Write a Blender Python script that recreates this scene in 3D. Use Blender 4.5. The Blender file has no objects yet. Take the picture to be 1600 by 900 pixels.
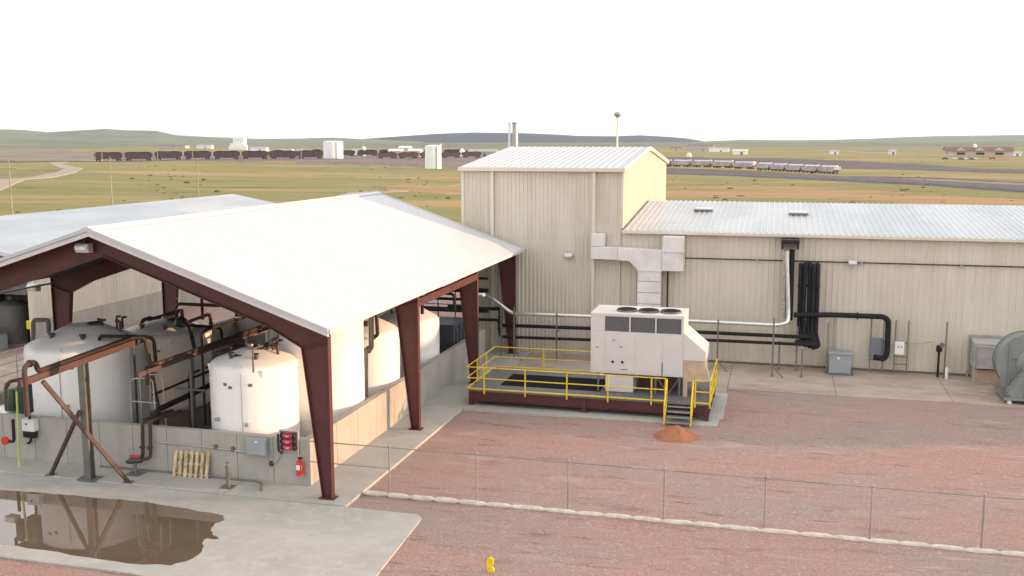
import bpy, math, random
from mathutils import Vector, Matrix, noise
random.seed(7)
R = math.radians
D = bpy.data
S = bpy.context.scene
COL = S.collection

# ---------------------------------------------------------------- camera
cam = D.cameras.new('camera'); cam.lens = 35.325; cam.sensor_width = 36
cam.clip_start = 0.1; cam.clip_end = 40000
co = D.objects.new('camera', cam); COL.objects.link(co); S.camera = co
co.location = (0, 0, 12)
co.rotation_euler = (R(90 - 8.263), 0, R(14.83))

# ---------------------------------------------------------------- sky, sun, exposure
SUN_EL, SUN_AZ = 6.5, 14.0        # azimuth measured from +X towards +Y
w = D.worlds.new('World'); S.world = w; w.use_nodes = True
nt = w.node_tree; bg = nt.nodes['Background']
sky = nt.nodes.new('ShaderNodeTexSky'); sky.sky_type = 'NISHITA'; sky.sun_disc = False
sky.sun_elevation = R(SUN_EL); sky.sun_rotation = R(90 - SUN_AZ)
sky.air_density = 1.0; sky.dust_density = 2.0; sky.ozone_density = 2.0; sky.altitude = 900
hs = nt.nodes.new('ShaderNodeHueSaturation'); hs.inputs['Saturation'].default_value = .32
nt.links.new(sky.outputs[0], hs.inputs['Color']); mxw = nt.nodes.new('ShaderNodeMix'); mxw.data_type = 'RGBA'; mxw.inputs[0].default_value = .62   # even pale colour added to whiten the sky and lift ambient light
mxw.inputs[7].default_value = (4.1, 3.98, 3.92, 1)
nt.links.new(hs.outputs[0], mxw.inputs[6]); nt.links.new(mxw.outputs[2], bg.inputs[0]); bg.inputs[1].default_value = 0.15
sl = D.lights.new('sun', 'SUN'); sl.energy = 2.0; sl.angle = R(0.6); sl.color = (1.0, 0.58, 0.29)
so = D.objects.new('sun', sl); COL.objects.link(so)
sd = Vector((math.cos(R(SUN_AZ)) * math.cos(R(SUN_EL)), math.sin(R(SUN_AZ)) * math.cos(R(SUN_EL)), math.sin(R(SUN_EL))))
so.rotation_euler = sd.to_track_quat('Z', 'Y').to_euler(); so.location = (60, 20, 40)
S.view_settings.view_transform = 'Standard'; S.view_settings.look = 'None'
S.view_settings.exposure = 1.63; S.view_settings.gamma = 1
S.render.engine = 'CYCLES'
S.cycles.max_bounces = 6; S.cycles.volume_bounces = 0

# ---------------------------------------------------------------- materials
MATS = {}
def mat(name, col, rough=.6, metal=0.0, var=.08, sc=(1, 1, 1), scale=1.5, detail=4, bump=0.0, bsc=20, col2=None, thr=(.35, .65), spec=.5):
    m = D.materials.new(name); m.use_nodes = True; n = m.node_tree.nodes; l = m.node_tree.links
    b = n['Principled BSDF']; b.inputs['Roughness'].default_value = rough; b.inputs['Metallic'].default_value = metal
    b.inputs['Specular IOR Level'].default_value = spec
    g = n.new('ShaderNodeNewGeometry'); mp = n.new('ShaderNodeMapping'); mp.inputs['Scale'].default_value = sc
    l.new(g.outputs['Position'], mp.inputs[0])
    t = n.new('ShaderNodeTexNoise'); t.inputs['Scale'].default_value = scale; t.inputs['Detail'].default_value = detail
    t.inputs['Roughness'].default_value = .65
    l.new(mp.outputs[0], t.inputs[0])
    r = n.new('ShaderNodeValToRGB'); r.color_ramp.elements[0].position = thr[0]; r.color_ramp.elements[1].position = thr[1]
    a = [max(0, c * (1 - var)) for c in col]; z = [c * (1 + var) for c in col] if col2 is None else col2
    r.color_ramp.elements[0].color = (*a, 1); r.color_ramp.elements[1].color = (*z, 1)
    l.new(t.outputs[0], r.inputs[0]); l.new(r.outputs[0], b.inputs['Base Color'])
    if bump:
        t2 = n.new('ShaderNodeTexNoise'); t2.inputs['Scale'].default_value = bsc; t2.inputs['Detail'].default_value = 5
        l.new(g.outputs['Position'], t2.inputs[0])
        bp = n.new('ShaderNodeBump'); bp.inputs['Strength'].default_value = bump; bp.inputs['Distance'].default_value = .05
        l.new(t2.outputs[0], bp.inputs['Height']); l.new(bp.outputs[0], b.inputs['Normal'])
    MATS[name] = m
    return m
def layered(name, layers, rough=.9, bump=0, bsc=8, bdist=.05):
    """base colour from successive noise masks: layers = [(col,), (col, scale, sc, lo, hi), ...]"""
    m = D.materials.new(name); m.use_nodes = True; n = m.node_tree.nodes; l = m.node_tree.links
    b = n['Principled BSDF']; b.inputs['Roughness'].default_value = rough; b.inputs['Specular IOR Level'].default_value = .25
    g = n.new('ShaderNodeNewGeometry')
    cur = n.new('ShaderNodeRGB'); cur.outputs[0].default_value = (*layers[0][0], 1); cur = cur.outputs[0]
    for k, (c, scale, sc, lo, hi) in enumerate(layers[1:]):
        mp = n.new('ShaderNodeMapping'); mp.inputs['Scale'].default_value = sc; mp.inputs['Location'].default_value = (13.7 * k, 5.1 * k, k)
        l.new(g.outputs['Position'], mp.inputs[0])
        t = n.new('ShaderNodeTexNoise'); t.inputs['Scale'].default_value = scale; t.inputs['Detail'].default_value = 6; t.inputs['Roughness'].default_value = .6
        l.new(mp.outputs[0], t.inputs[0])
        mr = n.new('ShaderNodeMapRange'); mr.inputs['From Min'].default_value = lo; mr.inputs['From Max'].default_value = hi
        l.new(t.outputs[0], mr.inputs[0])
        mx = n.new('ShaderNodeMix'); mx.data_type = 'RGBA'; mx.inputs[7].default_value = (*c, 1)
        l.new(mr.outputs[0], mx.inputs[0]); l.new(cur, mx.inputs[6]); cur = mx.outputs[2]
    l.new(cur, b.inputs['Base Color'])
    if bump:
        t2 = n.new('ShaderNodeTexNoise'); t2.inputs['Scale'].default_value = bsc; t2.inputs['Detail'].default_value = 8; t2.inputs['Roughness'].default_value = .75
        l.new(g.outputs['Position'], t2.inputs[0])
        bp = n.new('ShaderNodeBump'); bp.inputs['Strength'].default_value = bump; bp.inputs['Distance'].default_value = bdist
        l.new(t2.outputs[0], bp.inputs['Height']); l.new(bp.outputs[0], b.inputs['Normal'])
    MATS[name] = m
    return m
I3 = (1, 1, 1)
W_TAN = layered('tan_wall_metal', [((.62, .575, .48),), ((.56, .515, .425), .5, (1, 1, .3), .45, .65), ((.66, .62, .53), 1.3, (1, 1, .12), .52, .7), ((.47, .42, .34), 2.6, (1, 1, .10), .64, .82)], .45)
W_TRIM = mat('cream_trim', (.66, .61, .50), .5, var=.03)
W_WHITE = mat('white_roof_metal', (.55, .55, .57), .55, var=.02, scale=.3)
W_GALV = layered('galvalume_roof', [((.46, .49, .51),), ((.55, .57, .58), .35, (1, .3, 1), .4, .6), ((.42, .44, .47), 2.2, (3, .25, 1), .58, .78)], .38)
W_GALV.node_tree.nodes['Principled BSDF'].inputs['Metallic'].default_value = .25
W_FASC = mat('pale_grey_trim', (.62, .61, .62), .5, var=.04)
MAROON = mat('maroon_steel', (.085, .022, .022), .5, var=.15, scale=1.2)
CONC = layered('concrete_wall', [((.40, .38, .34),), ((.33, .31, .28), 1.1, (1, 1, .35), .45, .7), ((.46, .44, .40), 4, (1, 1, .3), .55, .8), ((.24, .22, .19), .9, (2, 2, .2), .64, .8)], .85, .25, 25)
SLAB = layered('concrete_slab', [((.43, .42, .39),), ((.36, .35, .32), .5, I3, .4, .7), ((.47, .46, .43), 2.5, I3, .5, .75), ((.30, .27, .23), 1.4, (1, 2.5, 1), .62, .85)], .85, .15, 30)
SLAB2 = layered('stained_slab', [((.44, .36, .30),), ((.36, .26, .205), .35, (1, 2, 1), .42, .62), ((.45, .41, .36), 1.2, (1, 2, 1), .5, .75), ((.25, .20, .17), 1.7, (1, 3, 1), .62, .8)], .85, .2, 20)
GRAVEL = layered('red_gravel', [((.375, .245, .21),), ((.32, .25, .23), .12, (1, 1.6, 1), .44, .60), ((.375, .235, .19), .2, (.6, 1.5, 1), .50, .66), ((.24, .11, .08), .5, (.6, 2.8, 1), .57, .74), ((.20, .10, .08), 1.3, (.35, 2.4, 1), .62, .72), ((.47, .36, .31), 10, I3, .53, .68), ((.19, .11, .09), 15, I3, .56, .70), ((.22, .13, .11), 1.6, (.35, 2.6, 1), .63, .74), ((.42, .33, .30), .9, (.5, 2.2, 1), .58, .72)], .95, .8, 14, .07)
TANK = mat('white_tank_plastic', (.87, .855, .83), .42, var=.04, sc=(1, 1, .3), scale=.9)
TANKD = mat('dark_fittings', (.05, .045, .04), .5, var=.3)
BROWN = mat('brown_pipe', (.05, .028, .023), .5, var=.2, scale=3)
RUST = mat('rusty_steel', (.085, .048, .042), .65, var=.25, scale=3)
DGREY = mat('dark_grey_steel', (.15, .145, .135), .5, .2, var=.15, scale=3)
GALV = mat('galvanised_steel', (.42, .42, .41), .45, .5, var=.12, scale=4)
STRUT = mat('strut_steel', (.20, .19, .18), .5, .3, var=.15)
BLACK = mat('black_insulation', (.014, .014, .016), .6, spec=.25, var=.3, scale=6, bump=.4, bsc=12)
BLACK2 = mat('black_gloss', (.014, .014, .015), .45, var=.2, spec=.3)
SILVER = mat('aluminium_jacket', (.72, .72, .72), .3, .75, var=.1, scale=3, bump=.3, bsc=6)
DUCT = layered('duct_wrap', [((.66, .62, .60),), ((.74, .72, .71), .8, I3, .4, .6), ((.55, .50, .48), 2, I3, .58, .75)], .4, .25, 5)
ACW = mat('cream_enamel', (.62, .60, .585), .4, var=.03)
ACG = mat('condenser_fins', (.19, .19, .20), .5, .3, var=.1, sc=(1, 1, 8), scale=4)
TANP = mat('tan_filter_panel', (.52, .38, .27), .7, var=.12, scale=4)
YEL = mat('yellow_paint', (.70, .52, .03), .45, var=.1, scale=3)
DECK = mat('steel_grating', (.17, .17, .18), .6, .3, var=.2, scale=6)
RED = mat('red_paint', (.55, .04, .03), .35, var=.1)
REDB = mat('magenta_plastic', (.50, .02, .07), .3, var=.15)
WHITE = mat('white_paint', (.78, .78, .76), .45, var=.03)
GREYB = mat('grey_enamel', (.30, .33, .34), .45, var=.05)
BLOW = mat('grey_green_enamel', (.21, .23, .22), .42, var=.08, scale=1.5)
GREEN = mat('dark_green_paint', (.02, .055, .035), .4, var=.2)
LIME = mat('lime_hose', (.45, .50, .10), .5, var=.15)
WOODM = mat('pallet_wood', (.50, .39, .23), .8, var=.45, sc=(3, 3, 1), scale=3)
WATTLE = mat('pale_sock_fabric', (.60, .55, .46), .9, var=.15, scale=4, bump=.6, bsc=15)
WIRE = mat('galvanised_wire', (.45, .44, .42), .5, .3, var=.1)
MUD = mat('muddy_water', (.15, .11, .072), .012, var=.1, scale=.4, spec=1.0)
MUD.node_tree.nodes['Principled BSDF'].inputs['IOR'].default_value = 1.6
MOUND = layered('orange_soil', [((.40, .17, .09),), ((.28, .12, .07), 3, I3, .5, .7)], .95, .8, 10, .08)
GRASS = layered('prairie', [((.27, .225, .075),), ((.17, .18, .05), .008, (.7, 1.5, 1), .42, .56), ((.42, .27, .12), .011, (.35, 1.8, 1), .50, .60), ((.21, .205, .075), .03, (.6, 1.5, 1), .42, .66), ((.42, .235, .11), .013, (.25, 2.2, 1), .60, .70), ((.09, .10, .045), .07, (.45, 1.8, 1), .58, .70), ((.27, .235, .12), .5, I3, .50, .75)], .95, .5, .8, .4)
HILLG = layered('green_hill', [((.17, .185, .10),), ((.12, .135, .075), .0016, (1, 3, 6), .45, .6), ((.24, .21, .13), .003, (1, 2, 8), .55, .7)], .95)
HILLF = layered('forest_hill', [((.030, .038, .045),), ((.05, .065, .045), .004, I3, .5, .7)], .95)
BALLAST = layered('dark_ballast', [((.10, .085, .095),), ((.15, .13, .13), .3, I3, .4, .7)], .95)
ROADM = layered('dirt_road', [((.38, .32, .25),), ((.30, .25, .19), .1, I3, .4, .7)], .95)
COAL = mat('coal_wagon', (.055, .04, .05), .7, var=.25, scale=.4)
HOPPER = mat('grey_wagon', (.42, .38, .38), .6, var=.2, scale=.3)
PINKB = mat('pink_tan_wall', (.58, .44, .36), .8, var=.1, scale=.2)
MROOF = mat('maroon_roof', (.20, .10, .10), .7, var=.15)
GLASSD = mat('dark_glass', (.04, .05, .06), .1, var=.1)
POLEW = mat('weathered_pole', (.30, .27, .22), .85, var=.15)
CARW = mat('car_white', (.7, .7, .7), .3); CARD = mat('car_dark', (.06, .08, .10), .3); CARR = mat('car_red', (.35, .06, .05), .3)
TIRE = mat('rubber', (.02, .02, .02), .8)

# ---------------------------------------------------------------- mesh helpers
class B:
    def __init__(s): s.v = []; s.f = []
    def add(s, vs, fs):
        k = len(s.v); s.v += [tuple(v) for v in vs]; s.f += [tuple(i + k for i in f) for f in fs]; return s
    def box(s, x0, x1, y0, y1, z0, z1):
        x0, x1 = sorted((x0, x1)); y0, y1 = sorted((y0, y1)); z0, z1 = sorted((z0, z1))
        return s.add([(x0, y0, z0), (x1, y0, z0), (x1, y1, z0), (x0, y1, z0), (x0, y0, z1), (x1, y0, z1), (x1, y1, z1), (x0, y1, z1)],
                     [(0, 3, 2, 1), (4, 5, 6, 7), (0, 1, 5, 4), (1, 2, 6, 5), (2, 3, 7, 6), (3, 0, 4, 7)])
    def prism(s, pts, ax, a0, a1):
        n = len(pts)
        def mk(p, a): return (a, p[0], p[1]) if ax == 'x' else (p[0], a, p[1]) if ax == 'y' else (p[0], p[1], a)
        vs = [mk(p, a0) for p in pts] + [mk(p, a1) for p in pts]
        ar = sum(pts[i][0] * pts[(i + 1) % n][1] - pts[(i + 1) % n][0] * pts[i][1] for i in range(n))
        fs = [tuple(range(n)), tuple(range(2 * n - 1, n - 1, -1))] + [(i, i + n, (i + 1) % n + n, (i + 1) % n) for i in range(n)]
        flip = (ar > 0) != (ax == 'y')
        if a1 < a0: flip = not flip
        if flip: fs = [tuple(reversed(f)) for f in fs]
        return s.add(vs, fs)
    def beam(s, p, q, w, h, up=(0, 0, 1)):
        p, q = Vector(p), Vector(q); d = (q - p).normalized(); u = Vector(up)
        if abs(d.dot(u)) > .98: u = Vector((0, 1, 0))
        a = d.cross(u).normalized(); b = a.cross(d)
        vs = [e + a * i * w / 2 + b * j * h / 2 for e in (p, q) for i, j in ((-1, -1), (1, -1), (1, 1), (-1, 1))]
        return s.add(vs, [(0, 1, 2, 3), (7, 6, 5, 4), (0, 4, 5, 1), (1, 5, 6, 2), (2, 6, 7, 3), (3, 7, 4, 0)])
    def tube(s, pts, r, n=8, round_=0.0, close=True):
        P = [Vector(p) for p in pts]
        if round_:
            Q = [P[0]]
            for i in range(1, len(P) - 1):
                a, b, c = P[i - 1], P[i], P[i + 1]
                ra = min(round_, (a - b).length * .45, (c - b).length * .45)
                s0 = b + (a - b).normalized() * ra; s1 = b + (c - b).normalized() * ra
                for t in (0, .25, .5, .75, 1): Q.append(s0 * (1 - t) ** 2 + b * 2 * t * (1 - t) + s1 * t * t)
            Q.append(P[-1]); P = Q
        rr = r if isinstance(r, (list, tuple)) else [r] * len(P)
        T = []
        for i in range(len(P)):
            a = P[max(0, i - 1)]; b = P[min(len(P) - 1, i + 1)]
            T.append((b - a).normalized())
        u = Vector((0, 0, 1)) if abs(T[0].z) < .9 else Vector((1, 0, 0))
        x = T[0].cross(u).normalized(); vs = []
        for i in range(len(P)):
            x = (x - T[i] * x.dot(T[i])).normalized(); y = T[i].cross(x)
            k = 1.0
            for j in range(n):
                an = 2 * math.pi * j / n; vs.append(P[i] + (x * math.cos(an) + y * math.sin(an)) * rr[i] * k)
        fs = []
        for i in range(len(P) - 1):
            for j in range(n):
                j2 = (j + 1) % n; fs.append((i * n + j, i * n + j2, (i + 1) * n + j2, (i + 1) * n + j))
        if close: fs.append(tuple(range(n - 1, -1, -1))); fs.append(tuple(range((len(P) - 1) * n, len(P) * n)))
        return s.add(vs, fs)
    def lathe(s, prof, c, n=32, ax='z'):
        vs = []; m = len(prof)
        for r, z in prof:
            for j in range(n):
                a = 2 * math.pi * j / n; p = (r * math.cos(a), r * math.sin(a), z)
                if ax == 'y': p = (p[0], p[2], -p[1])
                if ax == 'x': p = (p[2], p[1], -p[0])
                vs.append((c[0] + p[0], c[1] + p[1], c[2] + p[2]))
        fs = [(i * n + j, i * n + (j + 1) % n, (i + 1) * n + (j + 1) % n, (i + 1) * n + j) for i in range(m - 1) for j in range(n)]
        fs.append(tuple(range(n - 1, -1, -1))); fs.append(tuple(range((m - 1) * n, m * n)))
        return s.add(vs, fs)
    def build(s, name, m, parent=None, smooth=False, bevel=0, label=None):
        me = D.meshes.new(name)
        V = s.v; xs = [v[0] for v in V]; ys = [v[1] for v in V]; zs = [v[2] for v in V]
        o0 = Vector(((min(xs) + max(xs)) / 2, (min(ys) + max(ys)) / 2, min(zs)))
        me.from_pydata([Vector(v) - o0 for v in V], [], s.f); me.materials.append(m)
        if smooth:
            me.polygons.foreach_set('use_smooth', [True] * len(me.polygons))
            me.set_sharp_from_angle(angle=R(35))
        me.update()
        o = D.objects.new(name, me); COL.objects.link(o); o.location = o0
        if bevel:
            bm = o.modifiers.new('bevel', 'BEVEL'); bm.width = bevel; bm.segments = 2; bm.limit_method = 'ANGLE'
        if parent is not None: attach(o, parent)
        if label: o['label'] = label
        return o
WM = {}
def wmat(o): return WM.get(o.name) or Matrix.Translation(o.location)
def attach(o, parent):
    o.parent = parent; o.matrix_parent_inverse = wmat(parent).inverted()
    if parent.parent is None: WM[o.name] = Matrix.Translation(o.location)
def thing(name, loc, label, cat, group=None):
    o = D.objects.new(name, None); o.empty_display_size = .3; COL.objects.link(o); o.location = loc
    return tag(o, label, cat, group)
def tag(o, label, cat, group=None):
    o['label'] = label; o['category'] = cat
    if group: o['group'] = group
    return o
def struct(o): o['kind'] = 'structure'; return o
def stuff(o): o['kind'] = 'stuff'; return o
def link_copy(src, dx, dy, dz=0, parent=None, rz=None):
    c = src.copy(); COL.objects.link(c)
    c.location = src.location + Vector((dx, dy, dz))
    if parent is not None: c.parent = parent; c.matrix_parent_inverse = src.matrix_parent_inverse
    return c
def copy_tree(root, loc, label, rz=0.0):
    r = root.copy(); COL.objects.link(r); r.location = loc; r.rotation_euler.z = root.rotation_euler.z + rz; r['label'] = label
    for ch in root.children:
        c = ch.copy(); COL.objects.link(c); c.parent = r; c.matrix_parent_inverse = ch.matrix_parent_inverse
        for g in ch.children:
            d = g.copy(); COL.objects.link(d); d.parent = c; d.matrix_parent_inverse = g.matrix_parent_inverse
    return r

def sheet(o, u, l, n, prof, L0, name, m, parent, th=.02):
    """ribbed metal sheet: prof = [(a, d)] along u, offset d along n, running from 0 to L0(a) along l, with a thickness"""
    o, u, l, n = Vector(o), Vector(u), Vector(l), Vector(n)
    Lf = L0 if callable(L0) else (lambda a: L0)
    vs = []
    for a, d in prof: vs += [o + u * a + n * d, o + u * a + n * d + l * Lf(a)]
    for a, d in prof: vs += [o + u * a + n * (d - th), o + u * a + n * (d - th) + l * Lf(a)]
    k = len(prof); fs = []; flip = u.cross(l).dot(n) < 0
    for i in range(k - 1):
        q = (2 * i, 2 * i + 2, 2 * i + 3, 2 * i + 1); fs.append(q if not flip else q[::-1])
        e = 2 * k; q = (e + 2 * i, e + 2 * i + 1, e + 2 * i + 3, e + 2 * i + 2); fs.append(q if not flip else q[::-1])
        q = (2 * i + 1, 2 * i + 3, e + 2 * i + 3, e + 2 * i + 1); fs.append(q if not flip else q[::-1])
        q = (2 * i, e + 2 * i, e + 2 * i + 2, 2 * i + 2); fs.append(q if not flip else q[::-1])
    b = B(); b.add(vs, fs)
    return b.build(name, m, parent)
def ribs(w, step, rw, d, slope=.02):
    p = [(0, 0)]; x = step / 2
    while x < w - .01:
        p += [(x - rw / 2 - slope, 0), (x - rw / 2, d), (x + rw / 2, d), (x + rw / 2 + slope, 0)]; x += step
    return p + [(w, 0)]

# ---------------------------------------------------------------- terrain
def hgt(x, y):
    r = math.hypot(x, y)
    if r < 130: return 0.0
    k = min(1, (r - 130) / 250)
    v = noise.noise(Vector((x / 170, y / 120, 0))) * 1.6 + noise.noise(Vector((x / 60, y / 45, 3))) * .5 + noise.noise(Vector((x / 600, y / 500, 9))) * 3.0 * min(1, r / 1500)
    return k * (v - .2)
b = B(); NA = 150; rad = [0.0]; r_ = 30.0
while r_ < 15000: rad.append(r_); r_ *= 1.055
vs = []
for r_ in rad:
    for j in range(NA):
        a = 2 * math.pi * j / NA; x = r_ * math.cos(a); y = r_ * math.sin(a); vs.append((x, y, hgt(x, y) - .05))
fs = [(i * NA + j, i * NA + (j + 1) % NA, (i + 1) * NA + (j + 1) % NA, (i + 1) * NA + j) for i in range(len(rad) - 1) for j in range(NA)]
fs = [f[::-1] for f in fs]
b.add(vs, fs); struct(b.build('ground', GRASS, smooth=True))

def ridge(name, prof, dist, m, front, lift=0, seed=0, rough=1.0):
    """hill range whose crest, seen from the yard, follows (bearing, elevation) pairs at a distance"""
    n = 160; rows = [(-front, -3, 0), (-front * .75, .10, .3), (-front * .5, .34, 1), (-front * .25, .72, 1), (-front * .1, .93, .6), (0, 1, .25), (front * .3, .8, 1), (front, -.1, 0)]
    vs = []
    for dr, hf, na in rows:
        for i in range(n + 1):
            t = i / n * (len(prof) - 1); k = min(int(t), len(prof) - 2); f = t - k; f = f * f * (3 - 2 * f)
            bx = prof[k][0] * (1 - f) + prof[k + 1][0] * f; h = prof[k][1] * (1 - f) + prof[k + 1][1] * f
            d = dist + dr; x = d * math.sin(bx); y = d * math.cos(bx)
            z = (h * hf if hf >= 0 else hf) + na * rough * h * .09 * noise.noise(Vector((x / 350, y / 350, seed))) * 2
            vs.append((x, y, z))
    fs = [((r * (n + 1) + i), (r * (n + 1) + i + 1), ((r + 1) * (n + 1) + i + 1), ((r + 1) * (n + 1) + i)) for r in range(len(rows) - 1) for i in range(n)]
    b = B(); b.add(vs, fs); return struct(b.build(name, m, smooth=True))
def bh(px, py, dist):   # (bearing, crest height) for the hill outline
    h = math.hypot(1570, 228); yaw = math.atan2(420, h)
    return (math.atan2(px - 800, h) - yaw, 12 + (222 - py) / h * dist * math.cos(math.atan2(px - 800, h)))
ridge('hills', [bh(x, y, 6200) for x, y in ((-420, 212), (-260, 206), (-120, 203), (0, 202), (40, 203.5), (75, 207), (115, 204.5), (165, 201.5), (200, 204), (245, 204.5), (275, 211), (330, 214), (400, 217), (470, 216.5), (520, 215), (580, 218), (660, 221))], 6200, HILLG, 2600, seed=1)
ridge('hills', [bh(x, y, 7000) for x, y in ((520, 223.5), (548, 220), (575, 216.5), (620, 213.5), (680, 209.5), (740, 207), (800, 207.5), (860, 210), (905, 212.5), (960, 213), (1000, 211.5), (1040, 213.5), (1070, 216), (1090, 219), (1112, 223.5))], 7000, HILLF, 1500, seed=2, rough=.5)
ridge('hills', [bh(x, y, 6600) for x, y in ((1060, 223), (1110, 220.5), (1160, 218.5), (1230, 219), (1300, 218.5), (1360, 216.5), (1420, 214), (1480, 212.5), (1540, 212), (1600, 211), (1700, 210), (1850, 212), (2050, 216))], 6600, HILLG, 2600, seed=3)
ridge('hills', [bh(x, y, 3600) for x, y in ((-400, 218), (-100, 219), (60, 218), (180, 221), (300, 223.5), (430, 225), (560, 224), (700, 222.5), (850, 223), (1000, 222), (1140, 222.8), (1300, 222), (1420, 223.5), (1560, 221), (1750, 219), (1950, 222))], 3600, HILLG, 1500, seed=5)

def strip(name, pts, wd, m, h=.25, out=1.0):
    """raised band (road, rail bed) following the ground: top width wd, shoulder 'out'"""
    P = []
    for i in range(len(pts) - 1):
        n = max(2, int(math.dist(pts[i], pts[i + 1]) / 15))
        for k in range(n): P.append((pts[i][0] + (pts[i + 1][0] - pts[i][0]) * k / n, pts[i][1] + (pts[i + 1][1] - pts[i][1]) * k / n))
    P.append(pts[-1]); vs = []
    for i, p in enumerate(P):
        a = P[max(0, i - 1)]; c = P[min(len(P) - 1, i + 1)]; d = Vector((c[0] - a[0], c[1] - a[1])).normalized(); nx, ny = -d.y, d.x
        z = hgt(*p)
        for off, zz in ((-(wd / 2 + out), -.6), (-wd / 2, h), (wd / 2, h), (wd / 2 + out, -.6)):
            vs.append((p[0] + nx * off, p[1] + ny * off, z + zz))
    fs = [(i * 4 + j, i * 4 + j + 1, i * 4 + j + 5, i * 4 + j + 4) for i in range(len(P) - 1) for j in range(3)]
    b = B(); b.add(vs, [f[::-1] for f in fs]); return struct(b.build(name, m))
def far_at(px, py):            # far ground point along a bearing
    h = math.hypot(1570, 228); yaw = math.atan2(420, h); be = math.atan2(px - 800, h) - yaw
    d = 12 * h / (py - 222) / math.cos(math.atan2(px - 800, h)); return d * math.sin(be), d * math.cos(be)
def lerp_line(L, x):
    for (x0, y0), (x1, y1) in zip(L, L[1:]):
        if x <= x1: return y0 + (y1 - y0) * (x - x0) / (x1 - x0)
    return L[-1][1]
def drape(name, top, bot, m, lift=.25, wob=.06, nx=70, ny=7):
    """tract of ground lying on the plain between a far edge and a near edge"""
    x0, x1 = top[0][0], top[-1][0]; vs = []
    for j in range(ny + 1):
        for i in range(nx + 1):
            px = x0 + (x1 - x0) * i / nx; a, b_ = lerp_line(top, px), lerp_line(bot, px); t = j / ny
            if j in (0, ny): t += wob * noise.noise(Vector((px / 23, j, lift)))
            X, Y = far_at(px, a + (b_ - a) * t); vs.append((X, Y, hgt(X, Y) + lift - (.5 if j in (0, ny) else 0)))
    b = B(); b.add(vs, [((j + 1) * (nx + 1) + i, (j + 1) * (nx + 1) + i + 1, j * (nx + 1) + i + 1, j * (nx + 1) + i) for j in range(ny) for i in range(nx)])
    return struct(b.build(name, m))
YARD = layered('rail_yard_soil', [((.20, .155, .14),), ((.14, .11, .12), .03, (.4, 2, 1), .42, .6), ((.27, .22, .17), .05, (.4, 2, 1), .52, .66)], .95)
MAUVE = layered('mauve_field', [((.24, .195, .165),), ((.19, .165, .10), .01, (.5, 2, 1), .45, .6)], .95)
OCHRE = layered('ochre_field', [((.36, .225, .105),), ((.21, .18, .07), .05, (.4, 1.6, 1), .50, .62), ((.44, .27, .16), .07, (.3, 2, 1), .55, .68)], .95, .4, 1, .3)
drape('railway_yard', [(1000, 245), (1130, 246.5), (1300, 252.5), (1600, 263), (1900, 274)], [(1000, 255), (1130, 256.5), (1300, 260), (1600, 270.5), (1900, 284)], BALLAST, .45, .1)
drape('railway_yard', [(1000, 262), (1150, 267), (1300, 274), (1450, 283), (1600, 290), (1900, 305)], [(1000, 270), (1150, 273), (1300, 283), (1450, 290), (1600, 299), (1900, 318)], BALLAST, .45, .1)
drape('railway_yard', [(1330, 273), (1460, 276), (1600, 281.5), (1800, 291)], [(1330, 274), (1460, 279), (1600, 286), (1800, 295)], YARD, .3, .15)
drape('railway_yard', [(110, 245), (300, 242), (430, 236), (560, 234), (800, 234)], [(110, 247), (300, 254.5), (430, 255), (560, 258), (800, 268)], YARD, .3, .15)
drape('railway_yard', [(-200, 235), (0, 236), (120, 237), (280, 238)], [(-200, 250), (0, 251), (120, 250), (280, 244)], MAUVE, .2, .15)
drape('field', [(600, 291), (700, 286), (800, 283)], [(600, 299), (700, 305), (800, 308)], OCHRE, .12, .3)
drape('field', [(960, 286), (1150, 287), (1300, 290), (1500, 301), (1800, 318)], [(960, 307), (1150, 309), (1300, 314), (1500, 330), (1800, 345)], OCHRE, .12, .3)
strip('railway_bed', [(-470, 492), (-406, 533), (-288, 608), (-190, 670), (-60, 790)], 9, BALLAST, .5, 2)
strip('dirt_road', [(-188.91, 203.31, 0.00)[:2], (-234.00, 267.92, 0.00)[:2], (-238.11, 284.28, 0.00)[:2], (-262.13, 326.80, 0.00)[:2], (-293.94, 372.65, 0.00)[:2], (-355.02, 442.05, 0.00)[:2], (-415.32, 510.12, 0.00)[:2], (-432.06, 570.02, 0.00)[:2]], 7, ROADM, .15, 1)
strip('dirt_road', [(-82.63, 169.53, 0.00)[:2], (-96.26, 221.46, 0.00)[:2], (-89.72, 229.57, 0.00)[:2], (-87.89, 263.33, 0.00)[:2], (-85.14, 291.53, 0.00)[:2]], 5, ROADM, .12, 1)
strip('dirt_road', [(-91.66, 1395.36, 0.00)[:2], (67.43, 1437.48, 0.00)[:2], (152.83, 1033.66, 0.00)[:2], (205.58, 881.79, 0.00)[:2]], 10, ROADM, .2, 2)

# ---------------------------------------------------------------- yard ground
b = B()
gx = [-75 + i * 1.5 for i in range(101)]; gy = [-8 + i * 1.5 for i in range(69)]
vs = [(x, y, .004 + .0 * x) for y in gy for x in gx]
def flat(x, y): return 0
vs = []
for y in gy:
    for x in gx:
        k = 1.0 if (x > -10 and y < 48) else 0.0
        vs.append((x, y, .004 + k * .055 * (1 + noise.noise(Vector((x / 2.2, y / 1.1, 0)))) * min(1, (x + 10) / 3) * min(1, max(0, (47 - y) / 3))))
n1 = len(gx)
b.add(vs, [(j * n1 + i, j * n1 + i + 1, (j + 1) * n1 + i + 1, (j + 1) * n1 + i) for j in range(len(gy) - 1) for i in range(n1 - 1)])
struct(b.build('gravel_yard', GRAVEL, smooth=True))
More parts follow.
